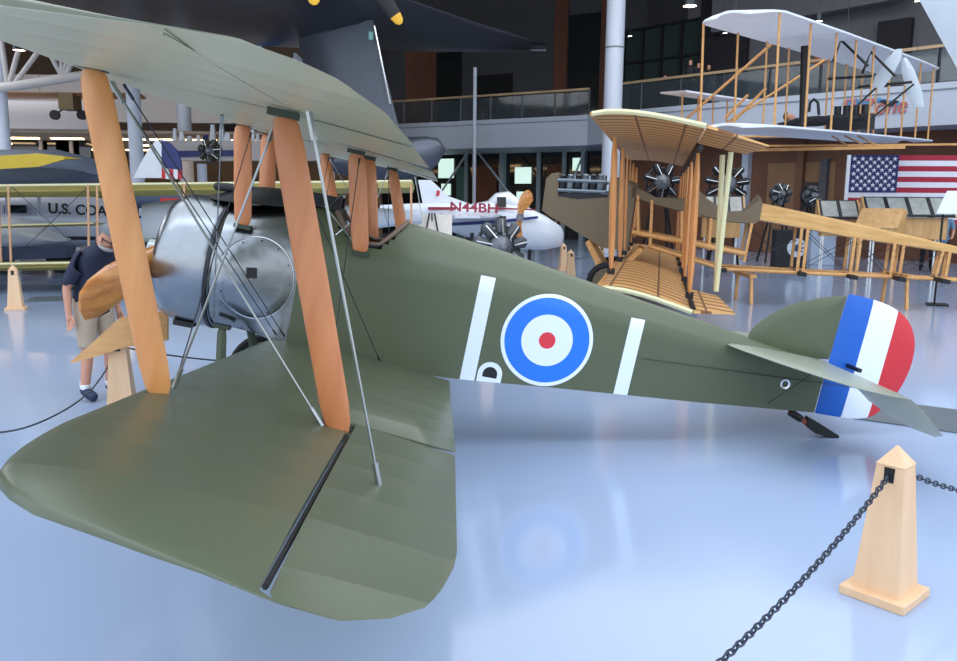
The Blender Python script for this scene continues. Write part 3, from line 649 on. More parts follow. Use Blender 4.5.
# ---- wooden display blade leaning on the post beside the man
mb=MB(); y_=.50; o_=at(104,338,y_)
top=[at(72,361,y_),at(96,340,y_),at(120,318,y_),at(150,311,y_+.1),at(168,312,y_+.2)]; bot=[at(72,363,y_),at(98,356,y_),at(125,347,y_),at(150,343,y_+.1),at(168,340,y_+.2)]
mb.loft([[a-o_+V((0,-.02,0)),a-o_+V((0,.02,0)),b-o_+V((0,.02,0)),b-o_+V((0,-.02,0))] for a,b in zip(top,bot)],0,sm=False)
e=empty('reading_board',o_,'pointed wooden board resting on the post in front of the man','board'); mb.build('board',wood('board_wood',(214,166,108),(200,148,92),.45,(2,2,9)),e)
# ---- people
def person(loc,rz,J,sex,cols,lab,grp=None,far=False,M=None):
    """J: joint positions (m, figure faces +x); grown with a Skin modifier into one surface"""
    e=empty('person',M or frame(loc,rz),lab,'person',grp)
    names=list(J); idx={n:i for i,n in enumerate(names)}
    E=[('pelvis','waist'),('waist','chest'),('chest','neck'),('neck','head'),('head','crown'),('chest','shl'),('shl','ell'),('ell','wrl'),('wrl','hdl'),('chest','shr'),('shr','elr'),('elr','wrr'),('wrr','hdr'),('pelvis','hpl'),('hpl','knl'),('knl','anl'),('anl','tol'),('pelvis','hpr'),('hpr','knr'),('knr','anr'),('anr','tor')]
    me=bpy.data.meshes.new('body'); me.from_pydata([J[n][:3] for n in names],[(idx[a],idx[b]) for a,b in E],[]); o=bpy.data.objects.new('tmpbody',me); COL.objects.link(o)
    m=o.modifiers.new('s','SKIN'); 
    if not me.skin_vertices: me.skin_vertices.new() if hasattr(me.skin_vertices,'new') else None
    sv=me.skin_vertices[0].data
    rad=dict(pelvis=(.15,.12),waist=(.145,.11),chest=(.165,.125),neck=(.055,.055),head=(.078,.092),crown=(.065,.08),shl=(.062,.062),shr=(.062,.062),ell=(.043,.043),elr=(.043,.043),wrl=(.028,.028),wrr=(.028,.028),hdl=(.02,.03),hdr=(.02,.03),hpl=(.09,.09),hpr=(.09,.09),knl=(.058,.058),knr=(.058,.058),anl=(.04,.04),anr=(.04,.04),tol=(.035,.028),tor=(.035,.028))
    for n in names: sv[idx[n]].radius=rad[n]; sv[idx[n]].use_root=(n=='pelvis')
    o.modifiers.new('u','SUBSURF').levels=2
    dg=bpy.context.evaluated_depsgraph_get(); bm_=bpy.data.meshes.new_from_object(o.evaluated_get(dg)); bpy.data.objects.remove(o)
    bm_.materials.clear(); bm_.materials.append(cols['skin'])
    for p in bm_.polygons: p.use_smooth=True; p.material_index=0
    b=bpy.data.objects.new('body',bm_); COL.objects.link(b); b.parent=e
    bm_.update(); vs=[v.co.copy() for v in bm_.vertices]; ns=[v.normal.copy() for v in bm_.vertices]; fs=[list(p.vertices) for p in bm_.polygons]
    def near(v,keys):
        best=None
        for a_,b_ in (E if not keys else [q for q in E if not(q[0][:2] in('sh','el') or q[0][:2]=='wr')]):
            A_,B_=V(J[a_][:3]),V(J[b_][:3]); d=B_-A_; t=max(0,min(1,(v-A_).dot(d)/max(d.length_squared,1e-9))); q=((A_+d*t)-v).length/(max(rad[a_])*(1-t)+max(rad[b_])*t)
            if best is None or q<best[0]: best=(q,a_+'-'+b_,t)
        if not keys and best[0]>1.02 and (best[1][:2] in('sh','el','wr')) and v.z>J['pelvis'][2]+.02: return near(v,1)
        return best[1],best[2]
    tagv=[near(v,None) for v in vs]
    tagv=[('waist-chest',.5) if (not far and ((v.z>1.1 and t[0] not in('neck-head','head-crown','chest-neck')) or (v.z>1.12 and v.z<1.36 and abs(v.y)<.2))) else t for v,t in zip(vs,tagv)]
    def garment(name,test,off,m):
        keep=[f for f in fs if (name=='shirt' and not far and all(1.13<vs[i].z<1.37 for i in f)) or sum(1 for i in f if test(*tagv[i]))*(4 if name=='shirt' else 2)>=len(f)]
        if not keep: return
        u=sorted({i for f in keep for i in f}); mp={j:k for k,j in enumerate(u)}
        mb=MB(); mb.add([vs[i]+ns[i]*off for i in u],[[mp[i] for i in f] for f in keep],0,True); g=mb.build(name,m,e)
        if not far: s=g.modifiers.new('t','SOLIDIFY'); s.thickness=.006
        return g
    arm=('shl-ell','shr-elr'); 
    garment('shirt',lambda s,t:s in('pelvis-waist','waist-chest','chest-shl','chest-shr') or (s=='chest-neck' and t<.75) or (s in arm and t<cols.get('sleeve',.7)) or (cols.get('sleeve',.7)>1 and s in('ell-wrl','elr-wrr') and t<.95),.014,cols['shirt'])
    for p_,(s_,t_) in enumerate(tagv):
        if s_ in('pelvis-waist','waist-chest','chest-shl','chest-shr') or (s_ in arm and t_<.5): b.data.vertices[p_].co=vs[p_]-ns[p_]*.006
    bm_.materials.append(cols['shirt'])
    for p_ in bm_.polygons:
        if sum(1 for i in p_.vertices if tagv[i][0] in('pelvis-waist','waist-chest','chest-shl','chest-shr') or (tagv[i][0] in arm and tagv[i][1]<.6))*2>=len(p_.vertices): p_.material_index=1
    garment('trousers',lambda s,t:s in('pelvis-hpl','pelvis-hpr') or (s in('hpl-knl','hpr-knr') and t<cols.get('leg',2)) or (cols.get('leg',2)>1 and s in('knl-anl','knr-anr')),.02 if cols.get('leg',2)<1.1 else .012,cols['trousers'])
    garment('shoe',lambda s,t:s in('anl-tol','anr-tor') or (s in('knl-anl','knr-anr') and t>.96),.012,cols['shoe'])
    if not far: garment('sock',lambda s,t:s in('knl-anl','knr-anr') and .84<t,.008,cols['sock'])
    hd=V(J['head'][:3]); cr=V(J['crown'][:3]); upv=(cr-hd).normalized(); fw=V(cols.get('look',(1,0,-.2))).normalized(); fw=(fw-upv*fw.dot(upv)).normalized(); lf=upv.cross(fw)
    hm=MB(); c=hd+upv*.05
    secs=[]
    for k in range(7):
        a=k/6*PI/2; rr=math.cos(a)
        secs.append([c+upv*(.02+.085*math.sin(a))+(fw*math.cos(q)*.108+lf*math.sin(q)*.09)*max(rr,.02) for q in [2*PI*i/14 for i in range(14)]])
    hm.loft(secs,0)
    if cols.get('cap'):
        hm.loft([[c+fw*(.09+.0*i)+lf*w+upv*.025 for w in(-.07,.07)]+[c+fw*(.17)+lf*w+upv*.005 for w in(.05,-.05)] for i in range(1)]+[[c+fw*.09+lf*w+upv*.035 for w in(-.07,.07)]+[c+fw*.17+lf*w+upv*.014 for w in(.05,-.05)]],0,sm=False)
    hm.build('cap' if cols.get('cap') else 'hair',cols['hair'],e)
    if not far:
        MB().lathe([(.0,0),(.013,.0),(.011,.02),(.0,.03)],hd+fw*.082-upv*.012,fw,8).build('nose',cols['skin'],e)
        for s_ in(-1,1):
            MB().lathe([(.0,-.005),(.026,-.002),(.03,.008),(0,.012)],hd+lf*.085*s_,lf*s_,10).build('ear',cols['skin'],e)
            MB().lathe([(0,0),(.012,.001),(0,.006)],hd+fw*.088+lf*.03*s_+upv*.012,fw,8).build('eye',black,e)
        MB().tube([hd+fw*.088+lf*.02-upv*.04,hd+fw*.093-upv*.043,hd+fw*.088-lf*.02-upv*.04],.004,6).build('mouth',mat('lip',(150,90,84),.5),e)
        if cols.get('beard'): 
            MB().loft([[hd+(fw*math.cos(q)*r1+lf*math.sin(q)*r1)-upv*h for q in [PI*(i/8-.5) for i in range(9)]]+[hd+(fw*math.cos(q)*r1*.8+lf*math.sin(q)*r1*.8)-upv*h for q in [PI*(.5-i/8) for i in range(9)]] for r1,h in((.080,.052),(.084,.07),(.06,.095))],0).build('beard',cols['beard'],e)
        if cols.get('glasses'): MB().tube([hd+lf*.09+upv*.015,hd+fw*.105+lf*.06+upv*.015,hd+fw*.11+upv*.01,hd+fw*.105-lf*.06+upv*.015,hd-lf*.09+upv*.015],.006,6).build('glasses',black,e)
        for s_,hn,wn in((1,'hdl','wrl'),(-1,'hdr','wrr')):
            h=V(J[hn][:3]); w_=V(J[wn][:3]); dn=(h-w_).normalized(); sd_=V((1,0,0)); sd_=(sd_-dn*sd_.dot(dn)).normalized(); ins=dn.cross(sd_)
            for k,ln in((-1.5,.065),(-.5,.078),(.5,.08),(1.5,.07)):
                a=h+sd_*k*-.018; MB().tube([a-dn*.02,a+dn*ln*.45,a+dn*ln*.8-ins*.008*s_,a+dn*ln-ins*.02*s_],[.010,.0095,.008,.006],6).build('finger',cols['skin'],e)
            MB().tube([h-dn*.05+sd_*.02,h-dn*.015+sd_*.045,h+dn*.025+sd_*.052],[.012,.010,.007],6).build('thumb',cols['skin'],e)
    return e
skin=mat('skin',(206,150,124),.5); 
J1=dict(pelvis=(0,0,.90),waist=(.02,0,1.04),chest=(.07,0,1.24),neck=(.15,0,1.40),head=(.235,0,1.47),crown=(.275,0,1.55),
 shl=(.09,.185,1.32),ell=(.0,.25,1.05),wrl=(.03,.26,.82),hdl=(.05,.26,.74),shr=(.09,-.185,1.32),elr=(-.03,-.25,1.06),wrr=(-.03,-.25,.83),hdr=(-.02,-.25,.75),
 hpl=(0,.10,.84),knl=(.06,.11,.47),anl=(.02,.12,.09),tol=(.16,.13,.04),hpr=(0,-.10,.84),knr=(.02,-.11,.47),anr=(-.04,-.12,.09),tor=(.10,-.14,.04))
fp=G(92,404)
person((fp.x-.03,fp.y+.22,0),R(-22),J1,'m',dict(skin=skin,shirt=mat('navy_polo',(34,40,62),.8),trousers=mat('khaki_shorts',(176,160,140),.8),leg=.92,shoe=mat('blue_black_shoe',(30,42,74),.6),sock=white,hair=mat('grey_cap',(104,112,116),.8),cap=True,beard=mat('grey_beard',(170,166,160),.9),glasses=True,look=(1,-.25,-.5)),'person in navy polo, khaki shorts and grey cap looking down at left')
J2=dict(pelvis=(0,0,.93),waist=(0,0,1.08),chest=(0,0,1.32),neck=(.01,0,1.50),head=(.03,0,1.62),crown=(.02,0,1.70),shl=(0,.19,1.42),ell=(0,.25,1.14),wrl=(.10,.22,.95),hdl=(.18,.18,.95),shr=(0,-.19,1.42),elr=(0,-.25,1.14),wrr=(.10,-.22,.95),hdr=(.18,-.18,.95),hpl=(0,.10,.88),knl=(.02,.11,.48),anl=(0,.12,.09),tol=(.14,.13,.04),hpr=(0,-.10,.88),knr=(0,-.11,.48),anr=(-.03,-.12,.09),tor=(.11,-.14,.04))
def onbal(u,off,z): x=on(C2+nd*off,E_+nd*off,u); return Z(x,z)
dk=mat('black_clothes',(26,26,34),.8)
for u,h,off,lab,sh in((660,.78,.9,'seated looking person in dark top behind the balcony rail beside the column',dk),(684,1.,.45,'person in dark clothes leaning at the upper balcony rail, left of a pair',dk),(692,1.,1.25,'person with dark hair and dark top at the balcony rail, right of a pair',dk),(702,1.,1.9,'person in black standing by the dark pier on the balcony',dk)):
    x=onbal(u,off,5.45); JJ={k:(v[0],v[1],v[2]*h) for k,v in J2.items()}
    person((x.x,x.y,x.z),R(-110),JJ,'',dict(skin=skin,shirt=sh,trousers=dk,shoe=black,hair=mat('dark_hair',(24,20,20),.8),sleeve=2),lab,far=True)
for u,v,y,lab,sh in((934,182,16.3,'person in black shirt standing before the flag, left of two',dk),(948,181,15.6,'person in pale blue shirt standing before the flag, right of two',mat('pale_blue_shirt',(110,140,170),.8))):
    x=at(u,v,y); person((x.x,x.y,0),R(-120),J2,'',dict(skin=skin,shirt=sh,trousers=dk,shoe=black,hair=MATS['dark_hair']),lab,far=True)
# ---- big flying boat wing, float and pylon overhead, shade painted into their grey
zf7=7.0
far=[(-160,-52),(20,4),(130,34),(240,45),(320,49),(400,51),(480,52),(546,51)]; nearp=[(-700,-500),(-420,-420),(-150,-330),(50,-250),(210,-170),(388,-6),(470,22),(548,46)]
mb=MB(); secs=[]
for (a,b),(c,d) in zip(far,nearp):
    p,q=G(a,b,zf7),G(c,d,zf7+.4); ch=(q-p); th=.035*ch.length; sec=[]
    for i in range(9): t=i/8; sec.append(p+ch*t-V((0,0,th*math.sin(PI*t**.8))))
    for i in range(8,-1,-1): t=i/8; sec.append(p+ch*t+V((0,0,th*math.sin(PI*t)+.05)))
    secs.append(sec)
fe=empty('flying_boat',G(330,49,zf7),'huge shade-darkened flying boat wing with pylon and float hanging overhead','aeroplane'); fo=G(330,49,zf7)
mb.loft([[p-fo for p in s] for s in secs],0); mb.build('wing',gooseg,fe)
def lens(a,b,th,z=None):
    a,b=V(a),V(b); d=b-a; n=V((-d.y,d.x,0)).normalized(); return [a+d*t+n*th*math.sin(PI*t**.8) for t in [i/8 for i in range(9)]]+[a+d*t-n*th*math.sin(PI*t**.8) for t in [i/8 for i in range(7,0,-1)]]
py=19.
pyl=[lens(at(u0,v0,py+.6)-fo,at(u1,v1,py-.6)-fo,.35) for u0,v0,u1,v1 in((296,30,373,20),(302,60,380,52),(310,90,388,84),(318,125,397,120),(325,150,405,146))]
MB().loft(pyl,0).build('pylon',mat('shaded_pylon_metal',(92,98,108),.35,.3),fe)
MB().tube([at(374,26,py-.65)-fo,at(390,104,py-.65)-fo],.035,6).build('pylon_edge',lip,fe)
MB().box(at(371,36,py-.9)-fo,(.12,.1,.22)).build('navigation_light',mat('green_light_glass',(120,180,170),.2),fe)
fl_pts=[(322,163,.02),(335,161,.30),(355,160,.50),(380,159,.62),(405,157,.66),(425,153,.55),(438,150,.38),(445,149,.05)]
secs=[]
for u,v,r in fl_pts:
    o=at(u,v,py)-fo; secs.append([o+V((0,math.cos(a)*r*.8,math.sin(a)*r*(.9 if math.sin(a)>0 else 1.15))) for a in [2*PI*i/18 for i in range(18)]])
MB().loft(secs,0).build('float',mat('shaded_float_metal',(84,90,102),.28,.4),fe)
yel=mat('yellow_tip_paint',(226,170,40),.5,emit=None)
for (hu,hv),(tu,tv),lab in(((343,-63),(401,24),'black propeller blade with yellow tip hanging down at top centre'),((297,-92),(315,5),'black propeller blade with yellow tip at the top edge above the pylon')):
    ye=8.2 if hu>320 else 6.2; h=at(hu,hv,ye); t=at(tu,tv,ye); e=empty('propeller',h,lab,'propeller'); d0=(t-h); 
    MB().lathe([(0,-.3),(.12,-.2),(.18,0),(.18,.3),(0,.3)],(0,0,0),(0,1,0),16).build('hub',black,e)
    ang=[0,PI/2,PI,3*PI/2]
    for a_ in ang:
        dd=Matrix.Rotation(a_,3,'Y')@d0; sv_=dd.cross(V((0,1,0))).normalized(); b_=MB()
        sec=lambda t_,w,th:[dd*t_+sv_*w*math.cos(q)+V((0,1,0))*th*math.sin(q)+sv_*0 for q in [2*PI*i/10 for i in range(10)]]
        b_.loft([sec(.05,.06,.06),sec(.3,.13,.05),(sec(.7,.14,.04)),sec(.9,.10,.02)],0); o=b_.build('blade',black,e)
        MB().loft([sec(.9,.10,.022),sec(.97,.075,.018),sec(1.0,.03,.01)],0).build('yellow_tip',yel,o)
# ---- white wing at the top right corner
yy=6.5; pts=[at(919,-8,yy),at(962,70,yy-.4),at(1080,150,yy-2.5),at(1150,-60,yy-3)]
c=sum(pts,V())/4; e=empty('hanging_wing',c,'pale blue white wing surface in the top right corner','aeroplane'); MB().poly([p-c for p in pts],.10,(pts[1]-pts[0]).cross(pts[2]-pts[0])).build('wing_panel',mat('pale_wing_fabric',(206,220,232),.5),e)
# ---- brown uncovered biplane with bare wooden wings
BM=fr3(at(548,205,9.8),0,R(6.5),R(-14.3)); be=empty('uncovered_biplane',BM,'partly uncovered brown biplane with bare wooden wings and long wooden tail truss','aeroplane')
LB=lambda u,v,y=0.: L(BM,u,v,y)
W_=.45
def side(u,vt,vb,w,arch=.0):
    a=LB(u,vt,-w); b=LB(u,vb,-w); x=(a.x+b.x)/2
    return [V((x,-w,b.z)),V((x,-w,(a.z+b.z)/2)),V((x,-w,a.z)),V((x,-w*.6,a.z+arch*.8)),V((x,0,a.z+arch)),V((x,w*.6,a.z+arch*.8)),V((x,w,a.z)),V((x,w,(a.z+b.z)/2)),V((x,w,b.z)),V((x,0,b.z-.02))]
MB().loft([side(544,178,211,.40),side(549,173,214,.44,.0),side(556,173,219,.45,.03),side(556.5,196,219,.45),side(575,199,230,.45),side(604,197,247,.45),side(605,178,248,.45,.05),side(618,181,250,.45,.08),side(632,187,251,.45,.08)],0,sm=False).build('nose_fuselage',tan,be)
MB().loft([side(632,186,197,.45,.06),side(655,197,204,.45,.0),side(682,199,211,.45,.02),side(699,195,214,.44,.08),side(706,199,216,.44,.02),side(726,212,221,.43,0),side(745,211,223,.41,.0),side(757,200,224,.40,.12),side(761,205,221,.39,.1)],0,sm=False).build('cockpit_deck',tan,be)
deck_w=wood('ply_deck',(222,178,112),(200,150,84),.45,(.6,8,8))
MB().loft([side(761,206,220,.38,.06),side(857,226,238,.22,.05),side(957,248,253,.06,.03),side(985,254,258,.02,0)],0,sm=False).build('tail_deck',deck_w,be)
# V engine
en=MB(); 
for s_ in(-1,1):
    for k in range(6):
        o=LB(561+k*7.6,192,-.45*1)+V((0,.0,0)); o=V((o.x,s_*.34,o.z)); d=V((0,s_*.35,1)).normalized(); en.tube([o,o+d*.20,o+d*.24,o+d*.34],[.075,.075,.05,.05],8,k%2)
    for i in range(2):
        a,b=LB(558,180+i*10,-.45),LB(606,182+i*10,-.45); en.tube([V((a.x,s_*.47,a.z)),V((b.x,s_*.47,b.z))],.035,6,1)
a,b=LB(558,194,-.45),LB(606,197,-.45); en.bar(V((a.x,0,a.z-.05)),V((b.x,0,b.z-.05)),.8,.2)
en.build('vee_engine',[dsteel,mat('grey_engine_metal',(120,130,136),.4,.6)],be)
# wings
def rib_extra(nt,b,sp,M):
    c=b.inputs['Base Color'].links[0].from_socket
    f=M('FRACT',M('DIVIDE',M('ADD',sp.outputs[1],100.),.42)); k=nt.nodes.new('ShaderNodeMix'); k.data_type='RGBA'; nt.links.new(M('LESS_THAN',f,.30),k.inputs[0]); nt.links.new(c,k.inputs[6]); k.inputs[7].default_value=lin((138,90,48))
    f2=M('LESS_THAN',M('FRACT',M('DIVIDE',M('ADD',sp.outputs[0],100.03),.62)),.05); k2=nt.nodes.new('ShaderNodeMix'); k2.data_type='RGBA'; nt.links.new(f2,k2.inputs[0]); nt.links.new(k.outputs[2],k2.inputs[6]); k2.inputs[7].default_value=lin((120,82,50)); nt.links.new(k2.outputs[2],b.inputs['Base Color'])
ribw=fabric('wooden_rib_panel',(224,172,108),.5,1,.155,0,.5,.25,rib_extra)
YT=-5.6
def bwing(name,f_,r_,tail_,yend=5.6,dz=.0):
    a,b=LB(*f_,YT),LB(*r_,YT); t=LB(*tail_,YT+.5)
    mb=MB(); secs=[]
    for y in (YT,-4.2,-2.8,-1.4,0,1.4,2.8,4.2,yend):
        sec=[]
        for i in range(9):
            s=i/8; p=a.lerp(b,s); sec.append(V((p.x,y,p.z+.09*math.sin(PI*s**.7))))
        for i in range(8,-1,-1):
            s=i/8; p=a.lerp(b,s); sec.append(V((p.x,y,p.z+.05*math.sin(PI*s)-.01)))
        secs.append(sec)
    mb.loft(secs,0); o=mb.build(name,ribw,be)
    MB().tube([V((a.lerp(b,i/8).x,YT-.01,a.lerp(b,i/8).z+.07*math.sin(PI*(i/8)**.7)) ) for i in range(9)],.035,6).build('tip_edge',cream,o)
    MB().tube([V((a.x,YT,a.z)),V((a.x,yend,a.z))],.03,6).build('leading_edge',spruce,o)
    for yy_ in(YT+.02,):
        MB().loft([[V((b.x+.02,YT+.02,b.z+.02)),V((b.x+.02,YT+.02,b.z-.02)),V((b.x+.02,-2.9,b.z-.02)),V((b.x+.02,-2.9,b.z+.02))],[V((t.x,YT+.5,t.z+.01)),V((t.x,YT+.5,t.z-.01)),V((t.x-.1,-3.2,t.z-.01)),V((t.x-.1,-3.2,t.z+.01))]],0,sm=False).build('aileron',ribw,o)
    return a,b
lf,lr=bwing('lower_wing',(596,289),(692,312),(735,314))
uf,ur=bwing('upper_wing',(592,114),(706,126),(769,146))
SY=-4.85
A0,A1=LB(611,271,SY),LB(615,137,SY); B0,B1=LB(690,297,SY-.25),LB(699,152,SY-.25)
for y,wd in((SY,.11),(-2.5,.10),(-.75,.06),(.75,.06),(2.5,.09),(4.85,.09)):
    for p,q in((A0,A1),(B0,B1)):
        a,b=V((p.x,y,p.z)),V((q.x,y,q.z)); m_=(a+b)/2
        MB().tube([a,a.lerp(b,.15),m_,a.lerp(b,.85),b],[wd*.45,wd*.85,wd,wd*.85,wd*.45],8,sy=.45).build('strut',strutl,be); MB().box(a,(.1,.1,.08)).build('strut_socket',black,be)
c0_,c1_,c2_=LB(716,291,-4.7),LB(722.5,155,-4.7),LB(731,152,-4.9)
for q in(c1_,c2_): MB().tube([c0_,q],.035,8).build('aileron_strut',cream,be)
MB().tube([V((B1.x,YT+.1,B1.z+.03)),V((B1.x,5,B1.z+.03))],.035,6).build('dark_spar',black,be)
MB().tube([V((lr.x+.02,YT+.1,lr.z+.02)),V((lr.x+.02,5,lr.z+.02))],.035,6).build('dark_spar',black,be)
# longerons and uprights of the open fuselage
for s_ in(-1,1):
    w0=.45
    def P_(u,v,w): q=LB(u,v,-w); return V((q.x,s_*w,q.z))
    MB().tube([P_(632,232,.45),P_(690,243,.44),P_(745,254,.42)],.05,8).build('longeron',spruce,be)
    MB().tube([P_(648,246,.44),P_(722,269,.42),P_(800,273,.34),P_(850,275,.27),P_(957,280,.08),P_(985,281,.03)],.035,8).build('longeron',spruce,be)
    for u0,v0,u1,v1,w in((638,195,638,233,.45),(652,200,650,247,.45),(682,211,682,244,.45),(711,218,709,250,.44),(752,223,744,262,.42),(802,228,797,272,.36),(808,229,803,272,.33),(855,238,850,275,.27),(861,238,856,275,.26),(895,243,890,277,.2),(904,245,899,277,.18),(943,251,935,279,.1),(950,252,945,279,.09)):
        MB().bar(P_(u0,v0,w),P_(u1,v1,w),.035,.05).build('upright',spruce,be)
    for u0,v0,u1,v1 in((744,262,797,240),(752,228,797,272),(808,232,850,273),(802,270,856,240),(861,241,890,275),(856,272,895,245),(904,248,935,277),(899,275,943,252)):
        MB().tube([P_(u0,v0,.3),P_(u1,v1,.2)],.006,4).build('brace_wire',dwire,be)
for u,v in((800,273),(850,276),(722,269),(897,278),(940,280)):
    q=LB(u,v,-.3); MB().box(q,(.12,.7,.07)).build('joint_fitting',black,be)
for s_ in(-1,1):
    cw=BM.inverted()@V(((BM@V((1.25,s_*.9,0))).x,(BM@V((1.25,s_*.9,0))).y,.375))
    w=MB(); w.lathe([(.27,-.03),(.30,-.06),(.35,-.05),(.375,0),(.35,.05),(.30,.06),(.27,.03)],cw,(0,1,0),24); w.lathe([(0,-.03),(.27,-.02),(.27,.02),(0,.03)],cw,(0,1,0),24,1); w.build('wheel',[rubber,tan],be)
    for x in(.9,1.9): MB().bar(cw-V((0,s_*.15,0)),V((x,s_*.42,LB(600,246,-.45).z+.05)),.06,.09).build('undercarriage_strut',spruce,be)
MB().tube([V((cw.x,-.9,cw.z)),V((cw.x,.9,cw.z))],.03,8).build('axle',dsteel,be)
# trestle under the tail truss
for u in(745,897):
    q=BM@LB(u,271,0); e=empty('trestle',(q.x,q.y,0),'low wooden trestle under the %s of the truss'%('front' if u==745 else 'rear'),'trestle')
    MB().box((0,0,q.z-.06),(.12,.9,.06)).build('beam',spruce,e)
    for s_ in(-1,1): MB().bar((0,s_*.35,q.z-.08),(0,s_*.42,0),.05,.05).build('leg',spruce,e)
# ---- white strut-braced flyer hanging at the upper right
FMx=fr3(at(773,126,7.9),R(2.1),0,R(-43)); we=empty('hanging_biplane',FMx,'white fabric pioneer biplane hanging at upper right with many wooden struts','aeroplane')
LFm=lambda u,v,y=0.: L(FMx,u,v,y)
wf=fabric('white_muslin_wing',(226,232,240),.6,1,.35,0,.4,.15)
GP=1.86; LE_=-1.42; TE_=.08
for zz,nm in((0,'lower_wing'),(GP,'upper_wing')):
    secs=[]
    for y,a,b in((-.25,LE_+.45,TE_-.5),(-.12,LE_+.15,TE_-.1),(.1,LE_,TE_),(3,LE_,TE_+.05),(6,LE_,TE_+.05),(9,LE_,TE_+.05),(10.7,LE_,TE_),(11.0,LE_+.2,TE_-.1),(11.2,LE_+.5,TE_-.6)):
        sec=[V((a+(b-a)*i/8,y,zz+.07*math.sin(PI*(i/8)**.7)+.015)) for i in range(9)]+[V((a+(b-a)*i/8,y,zz+.06*math.sin(PI*(i/8)**.7)-.02)) for i in range(8,-1,-1)]; secs.append(sec)
    MB().loft(secs,0).build(nm,wf,we)
for y in(.05,1.5,2.9,4.1,5.3,6.6,7.9,9.2,10.5):
    for x in(LE_+.05,0):
        MB().tube([(x,y,0),(x,y,GP)],.022,8).build('strut',spruce,we)
for a,b in(((LE_,3.3,.05),(LE_-2.4,3.9,.15)),((LE_,6.6,.05),(LE_-2.4,6.0,.15)),((LE_,3.3,GP),(LE_-2.4,3.9,.35)),((LE_,6.6,GP),(LE_-2.4,6.0,.35))): MB().tube([a,b],.03,6).build('outrigger',spruce,we)
for a in(-2.4,):
    q=LFm(706,97,4.9); 
    for dz in(0,):
        MB().loft([[V((q.x-.35,q.y-1.6,q.z)),V((q.x-.3,q.y-1.7,q.z+.03)),V((q.x+.35,q.y-1.7,q.z+.02)),V((q.x+.35,q.y-1.7,q.z-.02))],[V((q.x-.35,q.y+1.6,q.z)),V((q.x-.3,q.y+1.7,q.z+.03)),V((q.x+.35,q.y+1.7,q.z+.02)),V((q.x+.35,q.y+1.7,q.z-.02))]],0,sm=False).build('front_elevator',wf,we)
    for dy in(-1.2,-.4,.4,1.2): MB().tube([(q.x,q.y+dy,q.z),(q.x,q.y+dy,q.z-.9)],.02,6).build('elevator_strut',spruce,we)
    MB().tube([(q.x,q.y-1.6,q.z-.8),(q.x,q.y+1.6,q.z-.8)],.02,6).build('elevator_strut',spruce,we)
yc=4.2
def seg(name,pts,r,m,y=yc): MB().tube([LFm(u,v,y) for u,v in pts],r,6).build(name,m,we)
seg('chain_guide',[(833,62),(841,40),(868,66)],.03,black); seg('chain_guide',[(862,74),(871,52),(895,76)],.03,black,5.4)
seg('prop_shaft_brace',[(828,79),(872,76)],.03,black); seg('prop_shaft_brace',[(858,87),(912,82)],.03,black,5.8)
seg('prop_shaft_brace',[(846,116),(876,88)],.022,dwire); seg('prop_shaft_brace',[(866,123),(914,84)],.022,dwire,5.8)
seg('radiator',[(805,46),(803,124)],.08,black,3.2); seg('fuel_pipe',[(809,112),(810,103),(814,99),(818,103),(819,115)],.03,black,4)
seg('crossing_pole',[(733,122),(766,88)],.03,spruce,3.); seg('crossing_pole',[(725,118),(748,95)],.03,spruce,3.)
for (u0,v0),(u1,v1),w,y in(((899,49),(877,88),.17,5.6),((904,58),(919,107),.15,6.8)):
    a,b=LFm(u0,v0,y),LFm(u1,v1,y); a.x+=.0; MB().loft([[p+V((-w*k,0,0)),p+V((0,-.03,0)),p+V((w*k,.02,0)),p+V((0,.04,0))] for p,k in((a,.35),(a.lerp(b,.25),.9),(a.lerp(b,.7),1.05),(b,.7))],0,sm=False).build('propeller_blade',mat('silver_grey_blade',(196,206,212),.5),we)
for u0,u1 in((845,868),(858,880),(832,850)): MB().tube([LFm(u0,136,6),LFm(u1,147,3.5)],.02,6).build('skid_strut',spruce,we)
a,b=LFm(755,150,3.),LFm(905,147,3.); MB().bar(a,b,.06,.06).build('landing_skid',spruce,we)
a,b=LFm(740,146,4.),LFm(1000,144,4.); MB().bar(a,b,.04,.04).build('landing_skid',spruce,we)
for y in(.1,6,12): MB().tube([(-.8,y,GP+.05),(-.8,y,9)],.008,5).build('suspension_cable',dwire,we)
# engine block and pilot on the lower wing
en=MB(); q=V((-.6,6.0,.1)); en.box(q+V((0,0,.22)),(.9,.55,.35)); 
for k in range(4): en.tube([q+V((-.3+.2*k,0,.35)),q+V((-.3+.2*k,0,.6))],.08,8)
en.build('engine',dsteel,we)
JP={k:((1.05-v[2])*1.0,v[1],.16+v[0]*.8) for k,v in J2.items()}
for k in('head','crown'): JP[k]=(JP[k][0]-.0,0,JP[k][2]+.12)
JP['ell']=(-.55,.28,.12);JP['elr']=(-.55,-.28,.12);JP['wrl']=(-.75,.2,.12);JP['wrr']=(-.75,-.2,.12);JP['hdl']=(-.84,.18,.12);JP['hdr']=(-.84,-.18,.12)
pq=LFm(785,118,4.4)
person(None,0,JP,'',dict(skin=skin,shirt=dk,trousers=dk,shoe=black,hair=mat('brown_cap',(70,56,50),.8),sleeve=2,look=(-1,0,.1)),'dark suited mannequin lying prone on the white hanging wing',far=True,M=FMx@Matrix.Translation((-.95,4.75,.16)))
